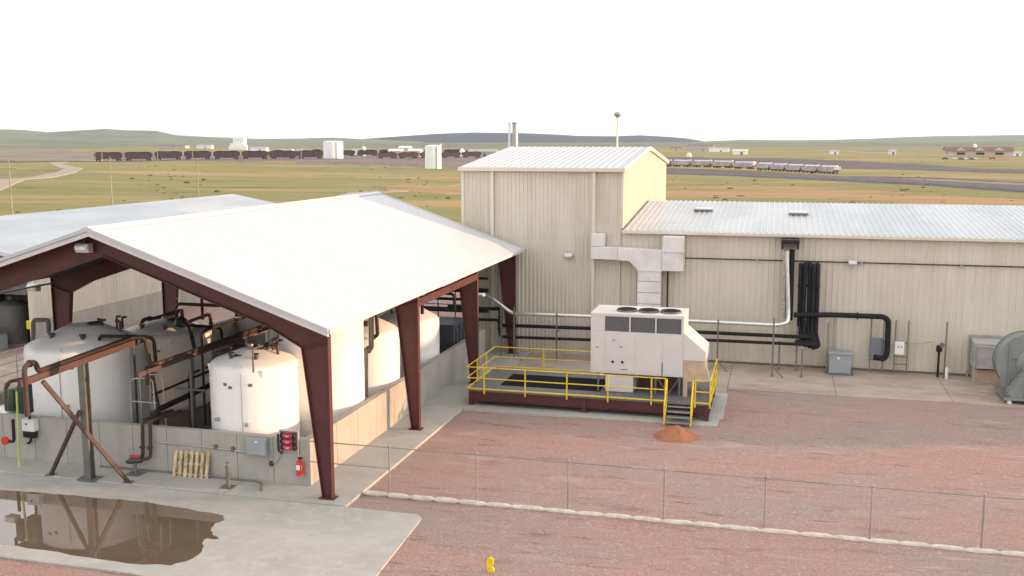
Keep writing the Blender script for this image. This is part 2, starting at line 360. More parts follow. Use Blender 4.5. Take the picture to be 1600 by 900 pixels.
# shed floor pad, split by joints; then the lower slab in front, the strip along the building
JX = [-33.2, -28.8, -25.2, -21.6, -18.0, -13.46]
p_ = thing('shed_floor', (-23, 40, 0), '', ''); del p_['label']; del p_['category']; struct(p_); p_.name = 'concrete_floor'
for i in range(5):
    B().box(JX[i] + (.012 if i else 0), JX[i + 1] - .012, 29.42, 33.5, -.1, .10).build('slab', SLAB, p_, bevel=.012)
for y0, y1 in ((33.5, 37.8), (37.8, 42.3), (42.3, 48.6), (48.6, 54.9)):
    B().box(-18.0, -13.46, y0 + .012, y1 - .012, -.1, .10).build('slab', SLAB, p_, bevel=.012)
B().box(-33.2, -18.02, 33.52, 54.9, -.1, .09).build('slab', SLAB, p_)
b = B(); b.prism([(-40, 23.12), (-21.56, 23.12), (-17.2, 23.10), (-14.2, 22.6), (-12.9, 19.5), (-12.4, 16), (-10.42, 16), (-10.45, 24.78), (-10.70, 29.1), (-10.95, 29.38), (-13.46, 29.40), (-40, 29.40)], 'z', -.1, .055)
struct(b.build('concrete_apron', SLAB, bevel=.012))
pud = [(-29, 27.6), (-25.75, 27.83), (-24.3, 27.95), (-23.29, 28.0), (-21.6, 28.02), (-20.13, 28.1), (-18.4, 27.9), (-16.95, 27.66), (-16.74, 27.3), (-16.85, 26.9), (-16.72, 26.5), (-16.5, 26.2), (-16.06, 25.89), (-16.45, 25.85), (-16.44, 25.63), (-16.15, 25.1), (-16.02, 24.67), (-16.1, 24.2), (-16.35, 23.82), (-17.6, 23.62), (-19.03, 23.7), (-20.6, 23.82), (-22.18, 23.85), (-25, 23.9), (-29, 24)]
pq = []
for i in range(len(pud)):
    a, c = pud[i], pud[(i + 1) % len(pud)]; pq.append(a)
    for t in (.33, .66):
        pq.append((a[0] + (c[0] - a[0]) * t + random.uniform(-.06, .06), a[1] + (c[1] - a[1]) * t + random.uniform(-.05, .05)))
b = B(); b.prism(pq, 'z', .045, .059); struct(b.build('puddle', MUD))
for x0, x1 in ((-14.3, -8.1), (-8.08, -2.1), (-2.08, 3.0), (3.02, 8.2), (8.22, 13.5), (13.52, 20), (20.02, 60)):
    struct(B().box(x0, x1, 49.1 if x0 > -3 else 47.4, 54.96, -.1, .05).build('concrete_strip', SLAB2, bevel=.01))

# ---------------------------------------------------------------- tall building
TX0, TX1, TY0, TY1, TYM = -17.53, -8.27, 55.0, 77.0, 66.0
TZ, TR = 10.50, 11.58
tb = thing('tall_building', ((TX0 + TX1) / 2, TY0, 0), 'tall tan ribbed metal building with white gable roof, joined to the long low one', 'building')
B().prism([(TY0 + .06, 0), (TY1 - .06, 0), (TY1 - .06, TZ - .02), (TYM, TR - .03), (TY0 + .06, TZ - .02)], 'x', TX0 + .06, TX1 - .06).build('wall', W_TAN, tb)
PR = ribs(.926, .2315, .06, .035, .02)
first = None
for i in range(10):
    if first is None: first = sheet((TX0, TY0 + .055, 0.02), (1, 0, 0), (0, 0, 1), (0, -1, 0), PR, TZ - .1, 'wall_panel', W_TAN, tb)
    else: link_copy(first, .926 * i, 0, parent=tb)
GR = ribs(.917, .2292, .05, .022, .02)
def gz(y): return TZ + (TR - TZ) * (1 - abs(y - TYM) / (TYM - TY0)) - .06
for i in range(24):
    y0 = TY0 + i * .9167
    sheet((TX1 - .055, y0, .02), (0, 1, 0), (0, 0, 1), (1, 0, 0), GR, (lambda a, y0=y0: gz(y0 + a)), 'wall_panel', W_TAN, tb)
# roof of the tall building
def roof_panels(parent, x0, x1, n, y0, z0, y1, z1, m, step, d, rw=.05):
    w_ = (x1 - x0) / n; L = math.hypot(y1 - y0, z1 - z0); l = Vector((0, (y1 - y0) / L, (z1 - z0) / L)); nn = Vector((0, -l.z, l.y))
    if nn.z < 0: nn = -nn
    f = None
    for i in range(n):
        if f is None: f = sheet((x0, y0, z0), (1, 0, 0), l, nn, ribs(w_, w_ / round(w_ / step), rw, d, .025), L, 'roof_panel', m, parent, .03)
        else: link_copy(f, w_ * i, 0, parent=parent)
B().prism([(TY0 - .1, TZ), (TYM, TR), (TY1 + .1, TZ), (TY1 + .1, TZ + .06), (TYM, TR + .07), (TY0 - .1, TZ + .06)], 'x', TX0 - .06, TX1 + .06).build('roof', W_WHITE, tb)
roof_panels(tb, TX0 - .12, TX1 + .12, 12, TY0 - .12, TZ + .09, TYM, TR + .10, W_WHITE, .4, .03)
roof_panels(tb, TX0 - .12, TX1 + .12, 12, TY1 + .12, TZ + .09, TYM, TR + .10, W_WHITE, .4, .03)
B().box(TX0 - .16, TX1 + .16, TY0 - .28, TY0 - .1, TZ - .12, TZ + .10).build('gutter', W_TRIM, tb, bevel=.02)
B().prism([(TY0 - .2, TZ - .10), (TYM, TR - .08), (TY1 + .2, TZ - .10), (TY1 + .2, TZ + .13), (TYM, TR + .15), (TY0 - .2, TZ + .13)], 'x', TX1 + .05, TX1 + .13).build('gable_trim', W_TRIM, tb)
B().box(TX0 - .03, TX0 + .13, TY0 - .03, TY0 + .05, 0, TZ - .12).build('corner_trim', W_TRIM, tb)
B().box(TX1 - .10, TX1 + .04, TY0 - .03, TY0 + .05, 7.3, TZ - .12).build('corner_trim', W_TRIM, tb)
for x in (-15.70, -9.87):
    B().box(x - .09, x + .09, TY0 - .15, TY0 + .01, .1, TZ - .12).build('downspout', W_TRIM, tb, bevel=.02)
t = tag(B().lathe([(.20, 0), (.20, 2.4), (.25, 2.42), (.25, 2.5)], (-18.55 + .2, 70.2, 10.9), 16).build('roof_stack', GALV, smooth=True), 'thick grey exhaust stack behind the ridge of the tall building', 'exhaust stack')
t = tag(B().lathe([(.08, 0), (.08, 2.4), (.12, 2.4), (.12, 2.52)], (-18.9 + .12, 70.2, 10.9), 12).build('vent_pipe', WHITE, smooth=True), 'thin white vent pipe beside the grey stack behind the tall roof', 'vent pipe')

# ---------------------------------------------------------------- long low building
LX0, LX1, LZ, LR = TX1, 60.0, 7.18, 8.18
lb = thing('long_building', (20, TY0, 0), 'long low tan ribbed metal building with galvanised roof behind the yard', 'building')
B().prism([(TY0 + .06, 0), (TY1 - .06, 0), (TY1 - .06, LZ - .04), (TYM, LR - .04), (TY0 + .06, LZ - .04)], 'x', LX0 + .01, LX1).build('wall', W_TAN, lb)
PR2 = ribs(.92, .3067, .07, .035, .025)
f = None
for i in range(74):
    if f is None: f = sheet((LX0 + .02, TY0 + .055, .02), (1, 0, 0), (0, 0, 1), (0, -1, 0), PR2, LZ - .1, 'wall_panel', W_TAN, lb)
    else: link_copy(f, .92 * i, 0, parent=lb)
roof_panels(lb, LX0 + .09, LX1, 73, TY0 - .2, LZ + .02, TYM, LR + .03, W_GALV, .305, .05)
roof_panels(lb, LX0 + .09, LX1, 73, TY1 + .2, LZ + .02, TYM, LR + .03, W_GALV, .305, .05)
B().prism([(TY0 - .2, LZ - .06), (TY1 + .2, LZ - .06), (TYM, LR - .06)], 'x', LX0 + .09, LX1 - .02).build('roof', W_GALV, lb)
B().box(LX0 - .0, LX1, TY0 - .30, TY0 - .12, LZ - .14, LZ + .02).build('gutter', W_TRIM, lb, bevel=.02)
B().box(LX0, LX1, TY0 - .04, TY0 + .02, .05, .16).build('base_trim', DGREY, lb)
for px, py, lab in ((1065, 335, 'flat roof curb vent nearest the tall building gable'), (1266, 338, 'flat roof curb vent further right along the galvanised roof')):
    x, y = (-4.4, 62.0) if px == 1065 else (1.15, 61.2)
    z = LZ + (y - TY0) / 11 * 1.0
    v = thing('roof_vent', (x, y, z), lab, 'roof vent')
    B().box(x - .55, x + .55, y - .4, y + .4, z - .02, z + .14).build('curb', DGREY, v)
    B().box(x - .42, x + .42, y - .34, y + .3, z + .14, z + .24).build('cover', WHITE, v, bevel=.03)
# ---------------------------------------------------------------- open shed
SX0, SXR, SX1, SY0, SY1 = -32.1, -22.57, -13.85, 29.2, 54.6
SE, SR = 6.05, 9.10
def roofz(x): return SE + (SR - SE) * ((x - SX0) / (SXR - SX0) if x < SXR else (SX1 - x) / (SX1 - SXR))
sh = thing('open_shed', (SXR, (SY0 + SY1) / 2, 0), 'open sided shed with white gable roof on tapered maroon steel columns over the tanks', 'shed')
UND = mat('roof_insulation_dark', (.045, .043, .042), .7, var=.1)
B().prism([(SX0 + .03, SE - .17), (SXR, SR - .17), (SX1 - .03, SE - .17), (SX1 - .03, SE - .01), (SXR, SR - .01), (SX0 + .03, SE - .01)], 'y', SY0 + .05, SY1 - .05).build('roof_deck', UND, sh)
def shed_panels(x0, z0):
    n = 42; w_ = (SY1 - SY0) / n; L = math.hypot(SXR - x0, SR - z0); l = Vector(((SXR - x0) / L, 0, (SR - z0) / L)); nn = Vector((-l.z, 0, l.x))
    if nn.z < 0: nn = -nn
    f = sheet((x0, SY0, z0), (0, 1, 0), l, nn, [(0, 0), (w_ - .05, 0), (w_ - .04, .012), (w_ - .012, .012), (w_, 0)], L, 'roof_panel', W_WHITE, sh, .02)
    for i in range(1, n): link_copy(f, 0, w_ * i, parent=sh)
shed_panels(SX1, SE + .02); shed_panels(SX0, SE + .02)
B().prism([(SXR - .25, SR - .06), (SXR, SR + .03), (SXR + .25, SR - .07), (SXR + .25, SR - .03), (SXR, SR + .07), (SXR - .25, SR - .02)], 'y', SY0 - .12, SY1 + .1).build('ridge_cap', W_WHITE, sh)
for y0, y1 in ((SY0 - .07, SY0 + .02), (SY1 - .02, SY1 + .07)):
    B().prism([(SX0 - .02, SE - .24), (SXR, SR - .26), (SX1 + .02, SE - .24), (SX1 + .02, SE - .07), (SXR, SR - .09), (SX0 - .02, SE - .07)], 'y', y0, y1).build('fascia', W_FASC, sh)
    B().prism([(SX0 - .04, SE - .068), (SXR, SR - .088), (SX1 + .04, SE - .068), (SX1 + .04, SE + .04), (SXR, SR + .04), (SX0 - .04, SE + .04)], 'y', y0 - .06, y1 + .03).build('fascia', mat('roof_edge_trim', (.5, .5, .52), .45, var=.04) if y0 < 30 else MATS['roof_edge_trim'], sh)
B().box(SX1 - .01, SX1 + .10, SY0 - .05, SY1 + .05, SE - .16, SE + .035).build('gutter', W_WHITE, sh, bevel=.02)
B().box(SX0 - .10, SX0 + .01, SY0 - .05, SY1 + .05, SE - .16, SE + .035).build('gutter', W_WHITE, sh, bevel=.02)
def poly_frame(y, web, flanges, name, plates=()):
    b = B(); b.prism(web, 'y', y - .012, y + .012)
    for p, q in flanges:
        b.beam((p[0], y, p[1]), (q[0], y, q[1]), .24, .03, up=(-(q[1] - p[1]), 0, q[0] - p[0]))
    return b.build(name, MAROON, sh)
for y in (29.92, 38.45, 46.9, 54.25):
    # right column, left column
    for s in (1, -1):
        xo, bi, ti = (-14.17, -14.50, -15.12) if s > 0 else (-31.82, -31.45, -30.85)
        zt = roofz(xo) - .2
        poly_frame(y, [(xo, .1), (xo, zt), (ti, roofz(ti) - .2), (ti, 5.25), (bi, .1)], [((xo, .1), (xo, zt)), ((bi, .1), (ti, 5.25)), ((ti, 5.25), (xo, 5.5))], 'column')
        c = sh.children[-1] if False else None
        B().box(min(xo, bi) - .12, max(xo, bi) + .12, y - .2, y + .2, .09, .13).build('base_plate', MAROON, sh)
        tm = -19.2 if s > 0 else -26.6; d0 = .95; d1 = .72
        hx = -16.4 if s > 0 else -29.7
        top = lambda x: roofz(x) - .2
        poly_frame(y, [(ti, top(ti)), (SXR, top(SXR)), (SXR, top(SXR) - .80), (hx, top(hx) - .80), (ti, 5.25)],
                   [((ti, top(ti)), (SXR, top(SXR))), ((SXR, top(SXR) - .80), (hx, top(hx) - .80)), ((hx, top(hx) - .80), (ti, 5.25))], 'rafter')
# purlins and eave struts
for k in range(1, 7):
    for s in (1, -1):
        x = SXR + s * k * 1.32
        z = roofz(x) - .29
        B().box(x - .03, x + .03, 29.95, SY1 - .1, z - .1, z + .1).build('purlin', DGREY, sh)
B().box(-14.30, -14.16, 38.57, 46.78, 5.30, 5.62).build('eave_beam', MAROON, sh)
B().box(-14.42, -14.3, 30.05, 38.33, 5.70, 5.86).build('eave_beam', MAROON, sh)
B().box(-14.42, -14.3, 47.02, 54.1, 5.70, 5.86).build('eave_beam', MAROON, sh)
for y0, y1 in ((30.05, 38.33), (38.57, 46.78), (47.02, 54.1)):
    B().box(-31.80, -31.72, y0, y1, 5.62, 5.70).build('eave_beam', GALV, sh)

# floodlight on the shed gable
def floodlight(c, lab, s=1.0, flip=1):
    x, y, z = c; t = thing('floodlight', c, lab, 'floodlight')
    B().prism([(y - .38 * s, z - .02), (y - .30 * s, z - .20 * s), (y - .02, z - .22 * s), (y - .02, z + .12 * s), (y - .30 * s, z + .10 * s)], 'x', x - .26 * s, x + .26 * s).build('housing', GREYB if s < .8 else W_FASC, t, bevel=.02)
    B().box(x - .20 * s, x + .20 * s, y - .405 * s, y - .34 * s, z - .10 * s, z + .03 * s).build('lens', WHITE, t, bevel=.01)
    for dz in (-.12, -.04, .04): B().box(x + .262 * s, x + .285 * s, y - .28 * s, y - .06 * s, z + dz * s - .012, z + dz * s + .012).build('cooling_fin', DGREY, t)
    B().beam((x - .1 * s, y - .04, z + .14 * s), (x - .1 * s, y + .02, z + .3 * s), .06, .03).build('bracket', GALV, t)
floodlight((-23.19, 29.86, 8.42), 'grey floodlight under the peak of the white shed gable', 1.0)
floodlight((-11.23, 54.93, 5.76), 'small grey wall light high on the tall building', .85)
floodlight((3.85, 54.9, 5.82), 'grey wall light on the conduit line of the long building', .8)
# light hanging by the left column
floodlight((-32.33, 38.0, 5.55), 'grey floodlight under the left eave of the shed', 1.0)

# ---------------------------------------------------------------- containment wall round the tanks
cwl = thing('containment_wall', (-21.5, 31, .1), 'knee high to chest high poured concrete wall around the white tanks', 'concrete wall')
xs_ = [-15.46 - 1.42 * i for i in range(12)]
for i in range(11):
    B().box(xs_[i + 1] + .008, xs_[i] - (.0 if i == 0 else .008), 30.9, 31.18, .09, 1.75).build('wall_section', CONC, cwl, bevel=.012)
ys_ = [31.19 + 1.92 * i for i in range(12)]
for i in range(11):
    B().box(-15.74, -15.462, ys_[i] + .008, ys_[i + 1] - .008, .09, 1.75).build('wall_section', CONC, cwl, bevel=.012)
    B().box(-31.08, -30.82, ys_[i] + .008, ys_[i + 1] - .008, .09, 1.75).build('wall_section', CONC, cwl, bevel=.012)
B().box(-31.08, -15.46, 52.32, 52.6, .09, 1.75).build('wall_section', CONC, cwl)
B().box(-31.1, -15.44, 30.97, 31.11, 1.75, 1.757).build('wall_cap', SLAB, cwl)
struct(B().box(-30.8, -15.76, 31.2, 52.3, .05, .16).build('containment_floor', mat('wet_dark_concrete', (.13, .085, .07), .5, var=.2)))

# ---------------------------------------------------------------- tanks
def tank(x, y, r, zs, za, lab, ribsn=0, spots=True):
    t = thing('storage_tank', (x, y, .16), lab, 'storage tank', None)
    prof = [(r * .98, .16), (r, .22)]
    n = 5 if ribsn else 3
    for i in range(1, 9 + 1):
        z = .22 + (zs - .45 - .22) * i / 9.0; prof.append((r, z - .05))
        if ribsn: prof += [(r - .012, z - .03), (r - .012, z - .01), (r, z + .01)]
    prof += [(r, zs - .35), (r * .99, zs - .16), (r * .955, zs - .04), (r * .90, zs + .03), (r * .3, za - .02), (r * .18, za), (.02, za)]
    B().lathe(prof, (x, y, 0), 56).build('tank_shell', TANK, t, smooth=True)
    B().lathe([(.28, za - .15), (.28, za + .02), (.31, za + .02), (.31, za + .07), (.25, za + .10), (.05, za + .12)], (x + r * .18, y + .1, 0), 20).build('manhole_lid', TANKD, t, smooth=True)
    for k, a in enumerate((2.2, 4.3, 5.3)):
        xx, yy = x + math.cos(a) * r * .6, y + math.sin(a) * r * .6; zz = zs + (za - zs) * .42
        B().lathe([(.09, zz - .1), (.09, zz + .16), (.13, zz + .16), (.13, zz + .22)], (xx, yy, 0), 12).build('nozzle', TANKD if k else GALV, t, smooth=True)
    for k, a in enumerate((-1.25, -2.0)):
        dx, dy = math.cos(a), math.sin(a)
        B().tube([(x + dx * (r - .05), y + dy * (r - .05), 1.95 + .1 * k), (x + dx * (r + .16), y + dy * (r + .16), 1.95 + .1 * k)], .07, 10).build('outlet', GREYB, t, smooth=True)
    # lifting lugs at the shoulder and a strap of level gauge
    for a in (-2.75, -.9, .6, 2.4):
        dx, dy = math.cos(a), math.sin(a)
        B().beam((x + dx * (r - .04), y + dy * (r - .04), zs - .38), (x + dx * (r - .0), y + dy * (r - .0), zs - .12), .14, .06).build('lifting_lug', TANK, t)
    a = -1.35; dx, dy = math.cos(a), math.sin(a)
    B().tube([(x + dx * (r + .02), y + dy * (r + .02), .5), (x + dx * (r + .02), y + dy * (r + .02), zs - .3), (x + dx * r * .9, y + dy * r * .9, zs + .08)], .015, 6).build('level_gauge', GALV, t)
    for k, a in enumerate((-1.75, -1.62, -1.15)):
        dx, dy = math.cos(a), math.sin(a); px_, py_ = x + dx * (r + .006), y + dy * (r + .006)
        B().beam((px_ - dy * .07, py_ + dx * .07, zs - .62 - .1 * (k % 2)), (px_ + dy * .07, py_ - dx * .07, zs - .62 - .1 * (k % 2)), .012, .11).build('marking', DGREY, t)
    B().lathe([(r - .01, .30), (r + .035, .31), (r + .035, .40), (r - .01, .41)], (x, y, 0), 48).build('base_band', TANK, t, smooth=True)
    for k in range(3):
        zz = 1.3 + (zs - 1.9) * k / 2.0
        B().lathe([(r - .01, zz), (r + .012, zz + .012), (r - .01, zz + .024)], (x, y, 0), 56).build('seam', TANK, t, smooth=True)
    return t
T1 = tank(-26.9, 34.2, 2.30, 4.05, 4.72, 'largest squat white tank at the left front of the shed')
T2 = tank(-18.70, 33.0, 1.60, 4.0, 4.42, 'white tank at the shed front beside the front maroon column, nearest the fence')
T3 = tank(-17.50, 36.3, 1.66, 5.15, 5.5, 'tallest white tank, sunlit, just behind the front maroon column')
T4 = tank(-17.42, 40.2, 1.60, 3.95, 4.5, 'white tank seen left of the second maroon column')
T5 = tank(-17.42, 45.6, 1.60, 3.55, 4.15, 'white tank furthest back, between the second and third maroon columns')
T6 = tank(-26.85, 39.6, 1.95, 3.55, 3.95, 'shaded white tank behind the largest squat one, black valve on top')
T7 = tank(-22.2, 43.8, 1.7, 3.6, 4.2, 'shaded white tank deep in the middle of the shed')

def pipe(name, pts, r, m, lab, cat, group=None, rd=.25, n=10, flanges=()):
    t = thing(name, pts[0], lab, cat, group)
    B().tube(pts, r, n, rd).build('pipe_run', m, t, smooth=True)
    for k in ([1] if len(pts) > 2 else [0]):
        p, q = Vector(pts[k]), Vector(pts[k + 1]); c = p.lerp(q, .5); d = (q - p).normalized() * .03
        B().tube([c - d, c + d], r * 1.45, n).build('flange', m, t)
    return t
# beam frame with braces outside the front wall
fr = thing('pipe_support_frame', (-23.45, 29.6, .1), 'rust brown steel post with crossed braces carrying a beam over the front wall', 'pipe support')
PZ = .10
B().box(-23.56, -23.30, 29.42, 29.445, PZ, 4.35).box(-23.56, -23.30, 29.675, 29.70, PZ, 4.35).box(-23.44, -23.42, 29.445, 29.675, PZ, 4.35).build('post', DGREY, fr)
B().box(-23.80, -23.06, 29.30, 29.82, PZ, PZ + .03).build('base_plate', DGREY, fr)
B().beam((-23.10, 26.1, 4.40), (-23.74, 33.6, 4.40), .12, .22).build('beam', RUST, fr)
B().beam((-22.97, 27.0, 4.28), (-21.84, 29.55, PZ), .13, .13).build('brace', RUST, fr)
B().beam((-23.47, 29.3, 2.65), (-25.06, 29.54, PZ), .11, .11).build('brace', BROWN, fr)
for x, y in ((-21.84, 29.55), (-25.06, 29.54)): B().box(x - .16, x + .16, y - .13, y + .13, PZ, PZ + .025).build('base_plate', DGREY, fr)
B().box(-23.95, -23.80, 32.9, 33.05, .16, 4.3).build('post', DGREY, fr)
pipe('brown_pipe', [(-23.05, 26.3, 3.3), (-23.05, 26.3, 4.95), (-23.12, 26.9, 4.95), (-23.14, 27.0, 4.60), (-23.72, 32.7, 4.60), (-23.30, 33.0, 4.60), (-22.9, 33.0, 1.9)], .085, BROWN, 'brown pipe lying along the beam of the braced steel frame', 'pipe')
pipe('brown_pipe', [(-23.47, 26.71, 4.40), (-23.66, 26.29, 4.40), (-23.74, 26.23, 4.20), (-26.56, 29.30, 2.48)], .06, BROWN, 'short dark brown pipe bending down to the green pump at the left edge', 'pipe')
# pumps at the left edge
pp = thing('chemical_pump', (-27.18, 30.50, 0.89), 'dark green pump assembly hung on the wall at the left edge', 'pump')
c = (-26.65, 30.40, 2.80); B().box(c[0] - .26, c[0] + .16, 30.25, 30.6, c[2] - .75, c[2] + .35).build('pump_body', GREEN, pp, bevel=.05)
c = (-27.12, 30.20, 2.57); B().lathe([(.14, -.4), (.17, -.3), (.17, .3), (.1, .42)], (c[0], 30.2, c[2]), 14).build('motor', GREEN, pp, smooth=True)
c1 = (-27.12, 30.20, 1.84); c2 = (-27.14, 30.20, 0.98); B().tube([c1, c2, (c2[0] - .4, c2[1], c2[2])], .06, 8, .1).build('suction_pipe', BLACK2, pp, smooth=True)
B().lathe([(.16, -.04), (.16, .04)], (c2[0] - .35, 30.15, c2[2] + .02), 14, 'y').build('hand_wheel', RED, pp)
B().box(-27.55 - .2, -27.55 + .25, 30.1, 30.45, 2.18 - .12, 2.18 + .12).build('pump_head', WHITE, pp, bevel=.03)
tag(B().tube([(-26.78, 30.10, 2.93), (-26.82, 30.10, 1.77), (-26.90, 30.10, 0.10)], .04, 8).build('yellow_hose', LIME, smooth=True), 'yellow green hose hanging straight down the front wall at the left', 'hose')
cb = thing('control_box', (-26.89, 30.75, 1.49), 'small white control box with black cabling on the wall at the left', 'control box')
c = (-26.85, 30.70, 1.50); B().box(c[0] - .27, c[0] + .27, 30.6, 30.88, c[2] - .23, c[2] + .23).build('housing', WHITE, cb, bevel=.03)
B().lathe([(.035, 0), (.035, .03)], (c[0] - .05, 30.57, c[2] + .06), 10, 'y').build('knob', BLACK2, cb)
B().box(c[0] - .30, c[0] + .22, 30.66, 30.86, c[2] - .50, c[2] - .25).build('junction_box', BLACK2, cb, bevel=.04)
B().tube([(c[0] + .05, 30.72, c[2] - .4), (c[0] + .0, 30.68, c[2] - .68), (c[0] - .15, 30.72, c[2] - .72)], .05, 8, .1).build('cable', BLACK2, cb, smooth=True)
c = (-26.93, 30.75, 3.06); B().tube([(c[0], 30.75, c[2]), (c[0] + .08, 30.75, 1.7), (c[0] + .12, 30.75, 1.25)], .05, 8).build('cable', BLACK2, cb)

# long pipe rack line deeper in
rk = thing('pipe_rack', (-21.5, 34, .16), 'brown pipe rack running back between the white tanks', 'pipe rack')
B().beam((-21.5, 29.9, 3.92), (-21.5, 46, 3.92), .09, .15).build('beam', RUST, rk)
for y in (33.2, 37.5, 42): B().beam((-21.5, y, .16), (-21.5, y, 3.85), .1, .1).build('post', DGREY, rk); B().beam((-22.2, y, 2.6), (-20.9, y, 2.6), .07, .07).build('cross_arm', DGREY, rk)
pipe('brown_pipe', [(-22.1, 31.3, 3.2), (-22.1, 31.3, 3.95), (-21.47, 31.0, 4.08), (-21.47, 46, 4.08)], .08, BROWN, 'long brown pipe on top of the rack between the tanks', 'pipe')
pipe('black_pipe', [(-21.9, 31.4, .3), (-21.9, 31.4, 2.2), (-21.7, 46, 2.65)], .11, BLACK, 'thick black pipe low on the rack between the tanks', 'pipe')
pipe('black_pipe', [(-22.1, 31.6, 2.75), (-22.25, 34, 2.72), (-22.25, 45, 2.8)], .05, BLACK2, 'thin black pipe just above the thick one on the rack', 'pipe')
for k, (x, z, m) in enumerate(((-22.9, 3.4, DGREY), (-23.3, 2.5, RUST), (-20.4, 3.1, BROWN), (-23.0, 4.2, BROWN))):
    pipe('brown_pipe' if m is not DGREY else 'grey_pipe', [(x, 35.5 + k * .3, .2), (x, 35.5 + k * .3, z), (x, 50, z)], .055, m, ('grey pipe on the far side of the rack', 'rusty pipe low behind the rack', 'brown pipe on the right side of the rack', 'high brown pipe behind the rack')[k] + ', running to the back of the shed', 'pipe')
# cross runs high at the back
for k, (y, z, x0, x1) in enumerate(((41.5, 4.4, -27.5, -17.5), (44.5, 4.8, -28, -16.2), (48.5, 4.3, -29, -15.9), (50.5, 3.7, -29, -15.9), (50.9, 3.0, -27, -15.9))):
    pipe('black_pipe', [(x0, y, 3.4 - .3 * (k % 2)), (x0, y, z), (x1, y, z), (x1, y, z - .9)], .08, BLACK if k % 2 else BROWN, ('first', 'second', 'third', 'fourth', 'fifth')[k] + ' overhead pipe from the front crossing the back of the shed', 'pipe')
# catwalk with rails behind the front right tank
cw_ = thing('catwalk', (-20.8, 44, .16), 'grey steel catwalk with handrails between the rear tanks', 'catwalk')
B().box(-21.0, -19.9, 36.5, 50, 2.98, 3.04).build('deck', DECK, cw_)
for z in (3.5, 4.0): 
    for x in (-21.0, -19.9): B().tube([(x, 36.5, z), (x, 50, z)], .022, 6).build('rail', GALV, cw_)
for i in range(8):
    for x in (-21.0, -19.9): B().tube([(x, 36.5 + i * 1.9, .16 if i % 3 == 0 else 3.0), (x, 36.5 + i * 1.9, 4.0)], .025, 6).build('post', GALV, cw_)
# ladder hoops by the big tank
ld = thing('ladder', (-22.9, 31.5, .1), 'galvanised step ladder with looped handrails over the front wall beside the largest tank', 'ladder')
ya = 31.45
a0 = (-22.98, 31.45, 1.73); a1 = (-22.94, 31.45, 3.34); a2 = (-21.98, 31.45, 3.44); a3 = (-21.87, 31.45, 1.76)
B().tube([(a0[0], ya, .16), (a1[0], ya, a1[2]), (a2[0], ya, a2[2]), (a3[0], ya, .16)], .025, 8, .25).build('rail', GALV, ld, smooth=True)
B().tube([(a0[0], ya + .6, .16), (a1[0], ya + .6, a1[2]), (a2[0], ya + .6, a2[2]), (a3[0], ya + .6, .16)], .025, 8, .25).build('rail', GALV, ld, smooth=True)
zm = 2.49; B().tube([(a1[0], ya, zm), (a3[0], ya, zm)], .02, 6).build('cross_bar', GALV, ld)
for k in range(4): B().box(a1[0] + .03, a3[0] - .03, ya + .1 + .1 * k, ya + .35 + .1 * k, .4 + .35 * k, .43 + .35 * k).build('step', GALV, ld)
# two brown pipes over the wall with red valve on a stub stand
dv = thing('wall_pipes', (-22.1, 30.6, .1), 'pair of dark brown pipes looping over the front wall to a red handled valve', 'pipe')
xa = -22.03; xb = -21.71; zt = 2.02; zb = 0.64
for x in (xa, xb):
    B().tube([(x + .25, 32.3, zt - .02), (x + .05, 30.72, zt), (x, 30.70, zb), (x - .35, 30.45, zb - .02)], .065, 10, .16).build('pipe_run', BROWN, dv, smooth=True)
    B().tube([(x, 30.7, 1.0), (x, 30.7, 1.06)], .1, 10).build('flange', BROWN, dv)
vx = -22.39
B().tube([(xb - .2, 30.47, zb - .02), (vx + .1, 30.42, zb - .05), (vx - .12, 30.38, zb - .12)], [.10, .14, .05], 10).build('valve_body', TANKD, dv, smooth=True)
B().box(vx + .02, vx + .42, 30.36, 30.5, zb + .08, zb + .13).build('valve_handle', RED, dv)
B().tube([(-22.16, 30.4, .1), (-22.16, 30.4, zb - .1)], .06, 10).build('stand', DGREY, dv, smooth=True)
B().box(-22.16 - .28, -22.16 + .28, 30.15, 30.65, .1, .125).build('base_plate', DGREY, dv)
# stub post with plate
sp = thing('stub_post', (-18.20, 30.07, 0.10), 'short grey steel stub post on a square plate beside the pallet', 'post')
c = (-18.17, 30.01, 0.10)
B().lathe([(.075, 0), (.075, .72), (.10, .73), (.10, .80), (.06, .86)], (c[0], c[1], .12), 14).build('post', DGREY, sp, smooth=True)
B().box(c[0] - .24, c[0] + .24, c[1] - .2, c[1] + .2, .10, .125).build('base_plate', DGREY, sp)
B().lathe([(.03, 0), (.03, .06)], (c[0] - .05, c[1] - .08, .90), 8).build('bolt', GALV, sp)
# pallet leaning on the wall
pl = thing('wooden_pallet', (-20.0, 30.6, .1), 'weathered wooden pallet leaning on the concrete front wall', 'pallet')
px0, px1 = -20.78, -19.30
tilt = .22
def pt(u, v, d): return (px0 + u, 30.62 + v * tilt - d, .10 + v)
for i in range(7):
    u = .08 + i * .217
    B().beam(pt(u, 0, .02 + random.uniform(0, .012)), pt(u + random.uniform(-.01, .01), .90, .02), .125, .022, up=(0, -1, 0)).build('board', WOODM, pl)
for v in (.08, .45, .82):
    B().beam(pt(0, v, -.03), pt(1.46, v, -.03), .045, .07).build('stringer', WOODM, pl)
for i in range(3):
    u = .1 + i * .6; B().beam(pt(u, 0, -.08), pt(u, .9, -.08), .1, .02, up=(0, -1, 0)).build('board', WOODM, pl)
